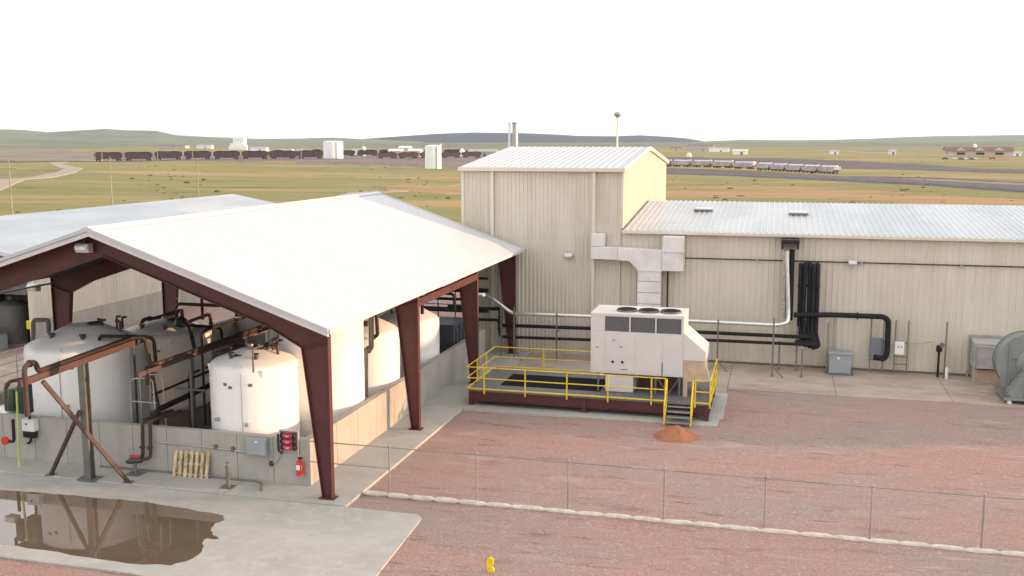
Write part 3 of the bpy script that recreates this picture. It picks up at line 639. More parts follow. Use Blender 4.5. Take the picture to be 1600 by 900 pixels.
# electrical box, conduit, red cartridges, extinguisher on the front wall
def W(px, py, y=30.88): pass
e = thing('electrical_box', (-17.45, 30.80, 1.21), 'light grey electrical box on the front wall left of the red canisters', 'electrical box')
c0 = (-17.82, 30.75, 1.69); c1 = (-17.02, 30.75, 1.10)
B().box(c0[0], c1[0], 30.66, 30.895, c1[2], c0[2]).build('housing', GREYB, e, bevel=.02)
B().box(c0[0] + .03, c1[0] - .03, 30.645, 30.659, c1[2] + .03, c0[2] - .03).build('door', GREYB, e)
B().box(c0[0] + .38, c0[0] + .46, 30.63, 30.644, c0[2] - .12, c0[2] - .06).build('latch', WHITE, e)
cd = thing('wall_conduit', (-20.08, 30.85, 1.15), 'thin grey conduit running along the front wall to the electrical box', 'conduit')
B().tube([(-21.66, 30.86, 1.22), (-20.08, 30.86, 1.20), (-17.91, 30.86, 1.13)], .028, 8).build('conduit', GALV, cd)
for x, y in ((337, 700), (364, 703)):
    px = {337: (-19.13, 30.86, 1.20), 364: (-18.44, 30.86, 1.18)}[x]
    B().box(px[0] - .05, px[0] + .05, 30.80, 30.89, px[2] - .06, px[2] + .10).build('fitting', DGREY, cd)
B().tube([(-17.05, 30.84, 1.63), (-17.07, 30.84, 1.07), (-17.13, 30.84, 0.87), (-16.94, 30.84, 0.80), (-16.68, 30.84, 0.91), (-16.57, 30.84, 1.29)], .022, 8, .08).build('flex_cable', GALV, cd, smooth=True)
B().box(-16.94 - .05, -16.94 + .05, 30.78, 30.88, 0.80 - .09, 0.80 + .07).build('fitting', TANKD, cd)
cr = thing('filter_rack', (-16.30, 30.80, 1.42), 'wall rack holding three red canisters at the corner of the front wall', 'canister rack')
c0 = (-16.49, 30.70, 2.01); c1 = (-15.90, 30.70, 1.46)
B().box(c0[0] - .02, c1[0] + .02, 30.84, 30.89, c1[2], c0[2] + .02).build('back_board', GALV, cr)
for x in (c0[0] - .04, c1[0] + .03): B().box(x - .02, x + .02, 30.78, 30.90, c1[2] - .25, c0[2] + .04).build('upright', GALV, cr)
B().box(c0[0] - .06, c1[0] + .06, 30.72, 30.9, c0[2] + .04, c0[2] + .06).build('hood', GALV, cr)
for k in range(3):
    z = c0[2] - .12 - .21 * k
    cc = thing('red_canister', (c0[0] + .3, 30.72, z), ('top', 'middle', 'bottom')[k] + ' red canister of the three on the wall rack', 'canister', 'red canisters on the wall rack')
    B().lathe([(.075, .10), (.085, .12), (.085, .46), (.075, .48)], (c0[0], 30.73, z), 16, 'x').build('body', REDB, cc, smooth=True)
    for q in (0, .46): B().lathe([(.06, q + .0), (.092, q + .02), (.092, q + .10), (.05, q + .13)], (c0[0], 30.73, z), 14, 'x').build('cap', BLACK2, cc, smooth=True)
    B().box(c0[0] + .22, c0[0] + .36, 30.635, 30.646, z - .03, z + .03).build('sticker', mat('pale_sticker', (.7, .35, .4), .5) if k == 0 else MATS['pale_sticker'], cc)
B().tube([(c0[0] - .12, 30.78, c0[2] - .1), (c0[0] - .12, 30.78, c1[2] - .15), (c0[0] + .02, 30.78, c1[2] - .25)], .045, 8, .08).build('manifold', TANKD, cr, smooth=True)
ex = thing('fire_extinguisher', (-15.82, 30.80, 0.44), 'red fire extinguisher hanging on the wall corner below the red canisters', 'fire extinguisher')
c = (-15.80, 30.78, 0.47)
B().lathe([(.05, 0), (.125, .03), (.13, .42), (.09, .52), (.04, .56), (.04, .62)], (c[0], 30.75, c[2]), 18).build('cylinder', RED, ex, smooth=True)
B().box(c[0] - .03, c[0] + .12, 30.7, 30.76, c[2] + .62, c[2] + .68).build('handle', BLACK2, ex)
B().tube([(c[0] + .05, 30.68, c[2] + .6), (c[0] + .17, 30.66, c[2] + .4), (c[0] + .14, 30.66, c[2] + .1)], .016, 6, .05).build('hose', BLACK2, ex)
B().box(c[0] - .07, c[0] + .07, 30.612, 30.621, c[2] + .25, c[2] + .42).build('label_plate', WHITE, ex)
tag(B().tube([(-23.9, 30.75, .13), (-21, 30.80, .13), (-18.6, 30.72, .13), (-17.26, 30.72, .13), (-16.85, 29.90, .13)], .035, 8, .3).build('floor_hose', DGREY, smooth=True), 'dark hose lying along the foot of the front wall', 'hose')

# hoses and valves on the tanks
pipe('black_pipe', [(-25.50, 33.20, 4.34), (-25.43, 33.20, 4.50), (-23.34, 33.60, 4.48), (-23.29, 33.60, 3.33)], .07, BLACK2, 'black hose crossing the top of the largest squat tank', 'hose')
pipe('black_pipe', [(-25.34, 38.60, 4.06), (-24.84, 38.40, 3.98), (-24.51, 38.20, 3.03)], .08, BLACK2, 'black hose dropping from the round valve on the shaded tank', 'hose')
pipe('black_pipe', [(-25.55, 39.20, 3.86), (-23.78, 39.20, 3.83), (-23.74, 39.20, 3.31)], .07, BLACK2, 'short black hose leading right from the round valve', 'hose')
tag(B().lathe([(.05, -.34), (.26, -.22), (.34, 0), (.26, .22), (.05, .34)], (-25.90, 39.40, 3.87), 18).build('round_valve', GREEN, smooth=True), 'round dark green valve on top of the shaded tank', 'valve')
pipe('rusty_pipe', [(-28.45, 40.00, 3.22), (-28.34, 40.00, 3.86), (-28.25, 41.00, 3.76), (-27.54, 42.00, 4.02), (-26.22, 40.00, 3.93)], .09, RUST, 'orange brown pipe arching up behind the round valve', 'pipe')
pipe('rusty_pipe', [(-26.00, 40.00, 3.82), (-26.03, 42.00, 3.90), (-25.97, 42.00, 2.97)], .08, RUST, 'brown pipe arching right of the round valve', 'pipe')
tag(B().lathe([(.46, 0), (.46, .10), (.40, .12)], (-18.97, 32.6, 4.21 - .03), 22).build('tank_cover', TANKD, smooth=True), 'dark round cover on the front white tank beside its fittings', 'tank cover')
pipe('drain_pipe', [(-17.79, 31.34, 3.91), (-17.78, 31.34, 4.77), (-17.87, 32.20, 4.71)], .035, DGREY, 'thin pipe over the shoulder of the front white tank', 'pipe', rd=.1)
pipe('grey_pipe', [(-16.15, 38.20, 4.96), (-16.18, 38.20, 3.48), (-16.31, 37.90, 3.45), (-16.36, 37.90, 1.49)], .11, DGREY, 'grey downpipe in the gap beside the tallest sunlit tank', 'pipe', rd=.15)
pipe('grey_pipe', [(-16.17, 38.80, 5.00), (-16.13, 38.80, 3.91), (-16.48, 38.80, 3.81)], .08, BROWN, 'short brown elbow pipe beside the tallest sunlit tank', 'pipe', rd=.15)
pipe('white_pipe', [(-18.78, 36.00, 4.17), (-18.75, 36.00, 4.80), (-19.67, 38.00, 4.57)], .09, GALV, 'pale pipe elbow rising behind the front white tank', 'pipe', rd=.15)
for k, (x, y) in enumerate(((375, 41.2), (395, 40.4), (415, 40.0), (430, 38.9))):
    xx = (-21.8, -20.6, -19.6, -19.2)[k]
    v_ = thing('valve_stand', (xx, y, 4.2), ('leftmost', 'second from left', 'third from left', 'rightmost')[k] + ' of the dark valves crowding above the front white tank', 'valve')
    B().lathe([(.08, -.4), (.08, 0), (.18, .02), (.2, .2), (.12, .35), (.05, .45)], (xx, y, 4.3), 12).build('valve_body', GREEN if k % 2 else TANKD, v_, smooth=True)
    B().lathe([(.16, -.02), (.16, .02)], (xx, y - .1, 4.85), 14).build('hand_wheel', RUST if k % 2 else BLACK2, v_)
    B().tube([(xx, y, 2.0), (xx, y, 4.0)], .05, 8).build('riser', DGREY, v_)
for k, (x, y, z, lab) in enumerate(((-24.2, 33.6, 4.75, 'group of small dark fittings clustered on top of the largest squat tank'), (-18.2, 33.1, 4.5, 'cluster of dark fittings on top of the front white tank'))):
    t = thing('tank_fittings', (x, y, z - .3), lab, 'fittings')
    if k == 0: x, y, z = -26.0, 34.6, 4.78
    for q in range(5):
        xx = x + (-.5, -.2, .15, .45, .2)[q]; yy = y + (.1, -.25, .2, 0, .5)[q]
        B().tube([(xx, yy, z - .35), (xx, yy, z + .05 + .08 * (q % 3)), (xx + .2 * (-1) ** q, yy, z + .06 + .08 * (q % 3))], .045 + .012 * (q % 2), 8, .06).build('pipe_stub', (TANKD, BROWN, RUST)[q % 3], t, smooth=True)
for k, (x, y, z0_, z1_) in enumerate(((-21.0, 35.2, .16, 3.2), (-20.4, 38.6, .16, 3.6), (-22.6, 37.2, .16, 3.4), (-23.6, 38.2, .16, 2.9))):
    t = thing('pump_riser', (x, y, .16), ('nearest', 'second nearest', 'third nearest', 'farthest')[k] + ' grey riser with black valves between the tanks', 'riser')
    B().tube([(x, y, z0_), (x, y, z1_), (x + .5, y, z1_)], .05, 8, .1).build('riser', DGREY, t, smooth=True)
    for z in (.9, 1.7): B().lathe([(.06, -.1), (.14, -.04), (.14, .1), (.06, .16)], (x, y, z), 10).build('valve_body', BLACK2, t, smooth=True)
    B().box(x - .25, x + .25, y - .2, y + .2, .16, .5).build('pump_block', TANKD, t, bevel=.03)
# equipment skid in the dark behind the rack
sk = thing('pump_skid', (-23.5, 46, .16), 'dark pump skid standing in the shadow behind the rack', 'pump skid')
B().box(-24.6, -22.8, 45.6, 48.8, .16, .4).build('base', DGREY, sk)
B().box(-24.4, -23.2, 46.0, 47.2, .4, 1.5).build('motor', TANKD, sk, bevel=.08)
B().lathe([(.3, 0), (.45, .1), (.45, .8), (.3, .9)], (-23.6, 48, .4), 16).build('pump_body', GREEN, sk, smooth=True)
# pipe rack and dark vessel by the back
vs_ = thing('dark_container', (-17.6, 50.0, .16), 'long dark blue grey container in the shadow at the back of the shed', 'container')
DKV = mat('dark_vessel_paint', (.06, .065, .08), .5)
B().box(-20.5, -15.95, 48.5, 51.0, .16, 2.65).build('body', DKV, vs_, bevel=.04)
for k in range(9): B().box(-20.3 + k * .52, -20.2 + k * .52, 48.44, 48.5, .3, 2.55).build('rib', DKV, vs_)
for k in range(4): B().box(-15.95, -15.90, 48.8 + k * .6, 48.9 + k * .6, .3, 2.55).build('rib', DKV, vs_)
pg = thing('pipe_grid', (-17.2, 51.6, .16), 'grey strut grid frame for pipes at the back of the shed', 'pipe rack')
for i in range(6): B().box(-20.9 + i * 1.0, -20.84 + i * 1.0, 51.6, 51.66, .16, 5.0).build('upright', GALV, pg)
for z in (3.2, 3.9, 4.6): B().box(-21, -15.8, 51.52, 51.58, z, z + .06).build('rail', GALV, pg)
for k, (z, r) in enumerate(((4.1, .12), (3.0, .12), (4.75, .07))):
    pipe('black_pipe', [(-27, 51.3, z), (-14.9, 51.3, z)], r, BLACK, ('middle', 'lowest', 'highest')[k] + ' black pipe on the grid frame at the back of the shed', 'pipe')

# ---------------------------------------------------------------- pipes along the building wall
def YP(*a): return a
pipe('silver_pipe', [(-15.5, 52.5, 3.68), (-16.24, 53.60, 3.51), (-15.53, 53.60, 3.46), (-14.19, 53.60, 2.50), (-9.83, 53.60, 2.55), (-4.11, 53.60, 2.53), (0.19, 53.60, 2.52), (0.74, 53.90, 2.63), (0.72, 54.00, 3.16), (0.62 - .1, 54.1, 6.38)], .105, SILVER, 'silver jacketed pipe along the building wall rising to the dark hood', 'pipe', rd=.3, n=12)
pipe('black_pipe', [(-15.31, 53.60, 2.74), (-14.86, 53.60, 2.76), (-14.86, 53.60, 1.81), (-9.82, 53.60, 1.87), (-3.76, 53.60, 1.95), (1.82, 53.60, 1.95)], .10, BLACK, 'upper of the two long black insulated pipes along the building wall', 'pipe', rd=.2)
pipe('black_pipe', [(-17.86, 53.30, 2.83), (-15.59, 53.30, 2.78), (-14.81, 53.30, 2.78)], .09, BLACK, 'black pipe entering the shed just below the silver one', 'pipe', rd=.2)
pipe('black_pipe', [(-17.90, 53.40, 2.08), (-14.88, 53.40, 2.14), (-14.84, 53.40, 1.19), (-9.78, 53.40, 1.27), (-3.56, 53.40, 1.58), (2.15, 53.40, 1.60)], .085, BLACK, 'lower of the two long black insulated pipes along the building wall', 'pipe', rd=.2)
tag(B().tube([(0.79, 54.25, 6.45), (0.77 + .05, 54.25, 2.71)], .13, 12).build('black_pipe', BLACK, smooth=True), 'black pipe rising beside the silver pipe up to the dark hood', 'pipe')
hd = thing('wall_hood', (0.68, 54.70, 6.73), 'dark square hood high on the long wall above the silver pipe', 'hood')
c = (0.68, 54.60, 6.71)
B().box(c[0] - .46, c[0] + .46, 54.0, 54.95, c[2] + .05, c[2] + .26).build('top', BLACK2, hd, bevel=.02)
for s in (-1, 1): B().box(c[0] + s * .46 - s * .02, c[0] + s * .34, 54.05, 54.95, c[2] - .24, c[2] + .05).build('side', BLACK2, hd)
B().box(c[0] - .2, c[0] + .2, 54.02, 54.9, c[2] - .12, c[2] + .05).build('collar', TANKD, hd)
XS = [1.27, 1.49, 1.72, 1.91, 2.10]
for k, x in enumerate(XS):
    yy = 54.3 - .10 * (k % 2); zt = 5.66 + .05 * (k % 3)
    zb = 1.73 - .06 * k
    pipe('insulated_hose', [(x, 54.9, zt - .1), (x, yy, zt), (x + random.uniform(-.04, .04), yy, 3.4), (x + .03, yy, zb + .55), (x + .22, 53.7, zb), (x - .15, 53.55, zb - .08 + .0 * k)], .115, BLACK, ('leftmost', 'second from left', 'middle', 'fourth from left', 'rightmost')[k] + ' of the five thick black hoses hanging on the long wall', 'hose', 'thick black hoses hanging on the long wall', rd=.25)
pipe('black_pipe', [(0.98, 54.00, 3.03), (2.90, 54.00, 3.12), (5.41, 54.00, 3.13), (5.67, 54.00, 2.97), (5.69, 54.00, 1.23), (5.58, 54.00, 0.92), (5.11, 54.30, 0.94)], .14, BLACK, 'thick black pipe running right from the hoses and bending down by the grey panel', 'pipe', rd=.35, n=12)
# horizontal conduit
cdt = thing('wall_conduit', (4, 54.9, 5.77), 'long thin dark conduit running level along the long building wall', 'conduit')
B().tube([(-4.8, 54.93, 5.76), (14, 54.93, 5.80), (60, 54.93, 5.85)], .035, 8).build('conduit', BROWN, cdt)
for x in (-1.0, 4.3, 9.1): B().box(x - .05, x + .05, 54.88, 55.0, 5.68, 5.86).build('clamp', GALV, cdt)
tag(B().tube([(-5.72, 54.85, 5.19), (-5.68, 54.85, 1.0)], .05, 8).build('wall_conduit', BROWN), 'dark conduit running down beside the wrapped duct', 'conduit')
# strut stands
def stand(x, y, z1, lab, foot=True, arms=()):
    t = thing('strut_stand', (x, y, .05), lab, 'pipe stand')
    B().box(x - .04, x + .04, y - .04, y + .04, .05, z1).build('post', STRUT, t)
    B().box(x - .1, x + .1, y - .1, y + .1, .05, .075).build('foot', STRUT, t)
    if foot: B().beam((x, y, .55), (x + .55, y - .35, .07), .04, .04).build('brace', STRUT, t)
    for z in arms: B().box(x - .03, x + .03, y - .04, y + .7, z, z + .06).build('arm', STRUT, t)
    return t
for k, (x, y, z, lab) in enumerate(((-14.72, 53.2, 3.0, 'galvanised strut stand under the bend of the silver pipe'),
    (-13.92, 53.0, 2.95, 'galvanised strut stand just right of the silver pipe bend'),
    (-11.55, 53.2, 2.7, 'galvanised strut stand holding the pipes left of the air handler'),
    (-2.84, 53.2, 2.75, 'galvanised strut stand holding the pipes just right of the air handler'),
    (-0.00, 52.4, 3.1, 'galvanised strut stand in front of the pipes near the dark hood'),
    (0.33, 54.0, 1.6, 'short strut stand behind the pipes below the dark hood'),
    (1.21, 54.0, 2.4, 'strut stand below the bundle of black hoses'),
    (1.46, 52.6, 1.5, 'low thin strut stand before the black hose ends'),
    (2.74, 53.9, 2.7, 'strut stand left of the grey transformer'))):
    stand(x, y, z, lab, k in (1, 3, 4), (1.15, 1.6) if k in (0, 2, 3, 4) else ())
def rack(x0, x1, y, z1, lab, bars):
    t = thing('strut_rack', ((x0 + x1) / 2, y, .05), lab, 'strut rack')
    for x in (x0, x1): B().box(x - .035, x + .035, y - .035, y + .035, .05, z1).build('upright', STRUT, t)
    for z in bars: B().box(x0 - .05, x1 + .05, y - .075, y - .036, z - .03, z + .03).build('rail', STRUT, t)
    return t
rack(4.91, 5.54, 54.6, 2.95, 'strut rack carrying the dark grey panel', (.75, 1.75))
rack(6.10, 6.72, 54.5, 2.9, 'strut rack carrying the white disconnect box', (.6, 1.0, 1.75))
def ebox(c0, c1, y0, y1, m, lab, name='electrical_box', pane=False):
    t = thing(name, ((c0[0] + c1[0]) / 2, (y0 + y1) / 2, c1[2]), lab, 'electrical box')
    B().box(c0[0], c1[0], y0, y1, c1[2], c0[2]).build('housing', m, t, bevel=.02)
    B().box(c0[0] + .03, c1[0] - .03, y0 - .014, y0 - .002, c1[2] + .03, c0[2] - .03).build('door', m, t)
    if pane:
        w_ = c1[0] - c0[0]
        for f in (.3, .6): B().box(c0[0] + w_ * f, c0[0] + w_ * (f + .14), y0 - .02, y0 - .015, c0[2] - .28, c0[2] - .2).build('gauge', DGREY, t)
    return t
ebox((4.88, 54.40, 1.92), (5.46, 54.40, 0.93), 54.3, 54.52, mat('slate_enamel', (.17, .19, .22), .45), 'dark grey panel on the strut rack inside the bend of the thick black pipe')
ebox((6.06, 54.30, 1.80), (6.53, 54.30, 1.15), 54.2, 54.42, WHITE, 'white disconnect box on the strut rack right of the thick black pipe', pane=True)
tf = thing('transformer', (3.41, 53.85, 0.05), 'grey transformer cabinet on a small pad at the foot of the long wall', 'transformer')
c0 = (2.84, 53.60, 1.16); c1 = (3.93, 53.60, 0.17)
B().box(c0[0] - .1, c1[0] + .15, 53.45, 54.5, .05, .12).build('pad', DGREY, tf)
B().box(c0[0], c1[0], 53.6, 54.4, .12, c0[2] - .05).build('cabinet', GREYB, tf, bevel=.02)
B().box(c0[0] - .06, c1[0] + .06, 53.54, 54.46, c0[2] - .05, c0[2] + .05).build('lid', GREYB, tf, bevel=.02)
B().box(c0[0] + .4, c0[0] + .52, 53.585, 53.599, c0[2] - .3, c0[2] - .18).build('sticker', WHITE, tf)
B().tube([(c0[0] + .25, 54.4, c0[2] - .1), (c0[0] + .25, 54.88, c0[2] + .1), (c0[0] + .25, 54.9, 2.9)], .035, 8, .1).build('conduit', GALV, tf)
tag(B().tube([(5.48, 54.55, 1.52), (8.01, 54.60, 1.84)], .035, 8).build('wall_conduit', GALV), 'level grey conduit from the white box to the black standpipe', 'conduit')
tag(B().tube([(0.41, 54.3, 6.36), (0.51, 54.3, 2.80)], [.085, .085], 12).build('silver_pipe', mat('crinkled_foil', (.5, .49, .47), .35, .7, var=.5, scale=9, bump=.8, bsc=10)), 'crinkled foil wrapped riser on the left of the group below the dark hood', 'pipe')
fv = thing('standpipe', (8.23, 54.4, .05), 'black standpipe with valve at the foot of the long wall', 'standpipe')
x = 8.23
B().tube([(x, 54.4, .05), (x, 54.4, 1.5)], .06, 10).build('riser', BLACK2, fv, smooth=True)
B().lathe([(.08, 0), (.15, .05), (.15, .3), (.08, .36)], (x, 54.4, 1.35), 12).build('valve_body', BLACK2, fv, smooth=True)
B().lathe([(.13, -.02), (.13, .02)], (x + .1, 54.22, 1.75), 12, 'y').build('hand_wheel', DGREY, fv)
stand(8.52, 54.3, 2.95, 'tall strut post right of the black standpipe', False)
tag(B().lathe([(.08, 0), (.08, .55), (.06, .57)], (8.61, 54.1, .05), 12).build('pipe_bollard', WHITE, smooth=True), 'short white pipe stub at the foot of the long wall', 'bollard')

# ---------------------------------------------------------------- wrapped duct on the wall
dk = thing('wrapped_duct', (-7, 54.6, 3), 'pale foil wrapped duct forming a T on the wall above the air handler', 'duct')
Y0, Y1 = 54.25, 54.97
def dpoly(pts, name, y0=Y0): B().prism(pts, 'y', y0, Y1).build(name, DUCT, dk, bevel=.03)
zz = lambda p: p
dpoly([(-9.90, 6.32), (-9.17, 6.32), (-9.17, 7.02), (-9.90, 7.02)], 'duct_section', 54.4)
dpoly([(-9.90, 5.63), (-8.42, 5.60), (-8.42, 6.29), (-9.90, 6.31)], 'duct_section', 54.3)
dpoly([(-8.41, 5.60), (-7.75, 5.55), (-7.32, 5.12), (-5.97, 5.12), (-5.97, 6.22), (-8.41, 6.29)], 'duct_section')
dpoly([(-5.96, 5.10), (-4.82, 5.10), (-4.82, 6.16), (-5.96, 6.16)], 'duct_section', 54.15)
dpoly([(-5.96, 6.18), (-4.82, 6.18), (-4.82, 6.98), (-5.96, 6.98)], 'duct_section', 54.15)
z = 5.10
for h in (.62, .62, .62, .62, .6):
    dpoly([(-7.28 + random.uniform(-.02, .02), z - h + .02), (-6.02, z - h + .02), (-6.02, z), (-7.28, z)], 'duct_section', 54.22 + random.uniform(-.02, .02)); z -= h
B().box(-7.28, -6.02, 46.4, 54.9, 1.3, 2.0).build('duct_run', DUCT, dk)
for x, y, z_ in ((-7.33, 54.2, 5.02), (-6.01, 54.1, 6.12)): pass
B().box(-7.33, -5.97, 54.17, 54.98, 5.06, 5.13).build('flange', DUCT, dk)
B().box(-6.0, -4.78, 54.1, 54.98, 6.13, 6.20).build('flange', DUCT, dk)

# ---------------------------------------------------------------- platform
PX0, PX1, PY0, PY1, PZ1 = -13.35, -2.55, 42.62, 47.2, .86
struct(B().box(-14.0, -2.15, 42.05, 43.3, -.1, .13).build('concrete_footing', SLAB, bevel=.015))
struct(B().box(-3.3, -2.0, 43.32, 47.9, -.1, .11).build('concrete_footing', SLAB, bevel=.015))
pf = thing('steel_platform', (-8, 45, .1), 'maroon steel platform with grey deck and yellow guardrails under the air handler', 'platform')
def ibeam(p, q, h, wd, name, m=MAROON, lab=None):
    b = B(); P, Q = Vector(p), Vector(q); u = Vector((0, 0, 1))
    b.beam(P, Q, .02, h - .04); b.beam(P + u * (h / 2 - .01), Q + u * (h / 2 - .01), wd, .02); b.beam(P - u * (h / 2 - .01), Q - u * (h / 2 - .01), wd, .02)
    return b.build(name, m, pf)
ibeam((PX0, PY0 + .1, .56), (-4.4, PY0 + .1, .56), .46, .18, 'girder'); ibeam((-3.2, PY0 + .1, .56), (PX1, PY0 + .1, .56), .46, .18, 'girder'); ibeam((-4.39, PY0 + .35, .56), (-3.21, PY0 + .35, .56), .4, .18, 'girder')
ibeam((PX0, PY1 - .1, .56), (PX1, PY1 - .1, .56), .46, .18, 'girder')
ibeam((PX0 + .1, PY0 + .2, .56), (PX0 + .1, PY1 - .2, .56), .46, .18, 'girder'); ibeam((PX1 - .1, PY0 + .2, .56), (PX1 - .1, PY1 - .2, .56), .46, .18, 'girder')
ibeam((-7.9, PY0 + .2, .56), (-7.9, PY1 - .2, .56), .46, .18, 'girder')
for x in (PX0 + .12, -8.0, PX1 - .12):
    for y in (PY0 + .1, PY1 - .1):
        B().box(x - .1, x + .1, y - .09, y + .09, .12 if y < 44 else 0, .80).build('leg', MAROON, pf)
        B().box(x - .16, x + .16, y - .16, y + .16, .118 if y < 44 else 0, .145).build('base_plate', GALV, pf)
# deck grating panels around the dark opening
HX0, HX1, HY0, HY1 = -12.15, -7.5, 43.75, 46.1
dz0, dz1 = .80, .86
n = 9; wdt = (PX1 - PX0) / n
for i in range(n):
    x0 = PX0 + i * wdt; x1 = x0 + wdt - .01
    B().box(x0, x1, PY0, HY0 - .01, dz0, dz1).build('deck_panel', DECK, pf)
    B().box(x0, x1, HY1 + .01, PY1, dz0, dz1).build('deck_panel', DECK, pf)
B().box(PX0, HX0 - .01, HY0, HY1, dz0, dz1).build('deck_panel', DECK, pf)
B().box(HX1 + .01, PX1, HY0, HY1, dz0, dz1).build('deck_panel', DECK, pf)
B().box(HX0 + .01, HX1 - .01, HY0 + .01, HY1 - .01, .70, .875).build('rubber_mat', mat('black_rubber', (.012, .012, .014), .9, spec=.1), pf)
# guardrails
def rail(path, parent, zs=(1.92, 1.42, .93), posts=(), r=.027):
    for z in zs:
        B().tube([(x, y, z) for x, y in path], r if z > 1 else .035, 8).build('rail', YEL, parent)
    for x, y in posts: B().box(x - .03, x + .03, y - .03, y + .03, .72, zs[0]).build('post', YEL, parent)
pxs = [-12.56, -10.65, -8.75, -6.92, -5.02, -4.42]
rail([(PX0 - .03, PY1 + .03), (PX0 - .03, PY0 - .06), (-4.42, PY0 - .06)], pf, posts=[(x, PY0 - .10) for x in pxs] + [(PX0 - .03, 44.2), (PX0 - .03, 45.7)])
rail([(PX0 - .03, PY1 + .03), (-8.35, PY1 + .03)], pf, posts=[(-10.9, PY1 + .03), (-8.35, PY1 + .03)])
rail([(-3.15, PY0 - .06), (PX1 + .03, PY0 - .06), (PX1 + .03, PY1)], pf, posts=[(-3.15, PY0 - .06), (PX1 + .03, PY0 - .06), (PX1 + .03, 43.9), (PX1 + .03, 45.4), (PX1 + .03, PY1)])
B().box(PX1 - .02, PX1 + .03, PY0, PY1, .86, 1.02).build('toe_board', YEL, pf)
# stairs
st = thing('steel_stairs', (-3.8, 42, .1), 'short grey steel stairs with yellow handrails up to the platform', 'stairs')
for k in range(4):
    z = .20 + .165 * k; y = 41.72 + .26 * k
    B().box(-4.30, -3.30, y, y + .28, z, z + .035).build('tread', DECK, st)
    B().box(-4.30, -3.30, y - .006, y - .001, z - .01, z + .036).build('nosing', GALV, st)
for x in (-4.36, -3.24):
    B().beam((x, 41.6, .12), (x, 42.75, .86), .04, .18).build('stringer', YEL, st)
    B().tube([(x, 41.62, .15), (x, 41.62, 1.0), (x, 42.56, 1.92), (x, 42.56, .8)], .028, 8, .06).build('handrail', YEL, st, smooth=True)
# soil mound
b = B(); N = 48; M_ = 16; vs = []
for i in range(M_ + 1):
    for j in range(N):
        a = 2 * math.pi * j / N; f = i / M_; rr = 1 + .14 * noise.noise(Vector((math.cos(a) * 1.5, math.sin(a) * 1.5, 4)))
        x = -3.75 + math.cos(a) * 1.05 * f * rr; y = 40.35 + math.sin(a) * 1.15 * f * rr
        z = .42 * (1 - f * f) ** 1.4 * (1 + .35 * noise.noise(Vector((x * 1.7, y * 1.7, 2)))) + .07 * noise.noise(Vector((x * 4, y * 4, 0))) * (1 - f ** 3) + .02 * noise.noise(Vector((x * 11, y * 11, 0))) - .015
        vs.append((x, y, z))
b.add(vs, [(i * N + j, i * N + (j + 1) % N, (i + 1) * N + (j + 1) % N, (i + 1) * N + j) for i in range(M_) for j in range(N)])
b.f = [f[::-1] for f in b.f]
tag(b.build('soil_mound', MOUND, smooth=True), 'small mound of orange soil at the foot of the platform stairs', 'soil mound')

# ---------------------------------------------------------------- rooftop style air handler
ac = thing('air_handler', (-5.8, 44.6, .86), 'large off white air handler with three fans standing on the platform', 'air handler')
AX0, AX1, AY0, AY1, AZ0, AZ1 = -7.93, -3.80, 43.75, 45.95, 1.72, 4.47
WZ0, WZ1 = 3.66, 4.30
b = B()
WX0, WX1 = -7.32, -3.88
B().box(AX0, AX1, AY0, AY1, AZ0, WZ0 - .02).build('lower_cabinet', ACW, ac, bevel=.02)
B().box(AX0, WX0 - .02, AY0, AY1, WZ0 - .02, WZ1 + .02).build('end_cabinet', ACW, ac)
B().box(WX1 + .01, AX1, AY0, AY1, WZ0 - .02, WZ1 + .02).build('end_cabinet', ACW, ac)
B().box(WX0 - .01, WX1, AY0 + .10, AY1 - .02, WZ0 - .018, WZ1 + .018).build('coil_core', ACG, ac)
B().box(AX0 - .01, AX1 + .01, AY0 - .015, AY1 + .01, WZ1 + .02, AZ1).build('top_deck', ACW, ac, bevel=.02)
for k in range(4):
    x = WX0 + (WX1 - WX0) * k / 3; B().box(x - .03, x + .03, AY0 - .004, AY0 + .1, WZ0 - .02, WZ1 + .02).build('mullion', ACW, ac)
for k in range(3):
    x0 = WX0 + (WX1 - WX0) * k / 3 + .03; x1 = WX0 + (WX1 - WX0) * (k + 1) / 3 - .03
    for q in range(9):
        z = WZ0 + .03 + q * .068
        B().box(x0, x1, AY0 + .04, AY0 + .07, z, z + .022).build('coil_fin', ACG, ac)
    cx_ = (x0 + x1) / 2 + .42 - .12 * k; cx_ = (-6.42, -5.44, -4.46)[k]; cy_ = 44.55
    B().lathe([(.48, 0), (.48, .05), (.455, .08), (.44, .08), (.44, .02)], (cx_, cy_, AZ1), 28).build('fan_ring', DGREY, ac, smooth=True)
    fn = B().lathe([(.42, .0), (.42, .025)], (cx_, cy_, AZ1 + .002), 28).build('fan', BLACK2, ac)
    bl = B()
    for q in range(5):
        a = q * 2 * math.pi / 5 + k
        bl.beam((cx_ + math.cos(a) * .08, cy_ + math.sin(a) * .08, AZ1 + .05), (cx_ + math.cos(a) * .38, cy_ + math.sin(a) * .38, AZ1 + .05), .14, .015)
    bl.build('fan_blades', BLACK2, fn)
    B().lathe([(.09, .03), (.09, .075), (.05, .085)], (cx_, cy_, AZ1), 14).build('fan_hub', DGREY, fn)
    gd = B()
    for rr in (.14, .24, .34, .43):
        gd.tube([(cx_ + math.cos(a * math.pi / 12) * rr, cy_ + math.sin(a * math.pi / 12) * rr, AZ1 + .10) for a in range(25)], .008, 4)
    for q in range(6):
        a = q * math.pi / 6; gd.tube([(cx_ + math.cos(a) * .44, cy_ + math.sin(a) * .44, AZ1 + .10), (cx_ - math.cos(a) * .44, cy_ - math.sin(a) * .44, AZ1 + .10)], .007, 4)
    gd.build('fan_guard', BLACK2, fn)
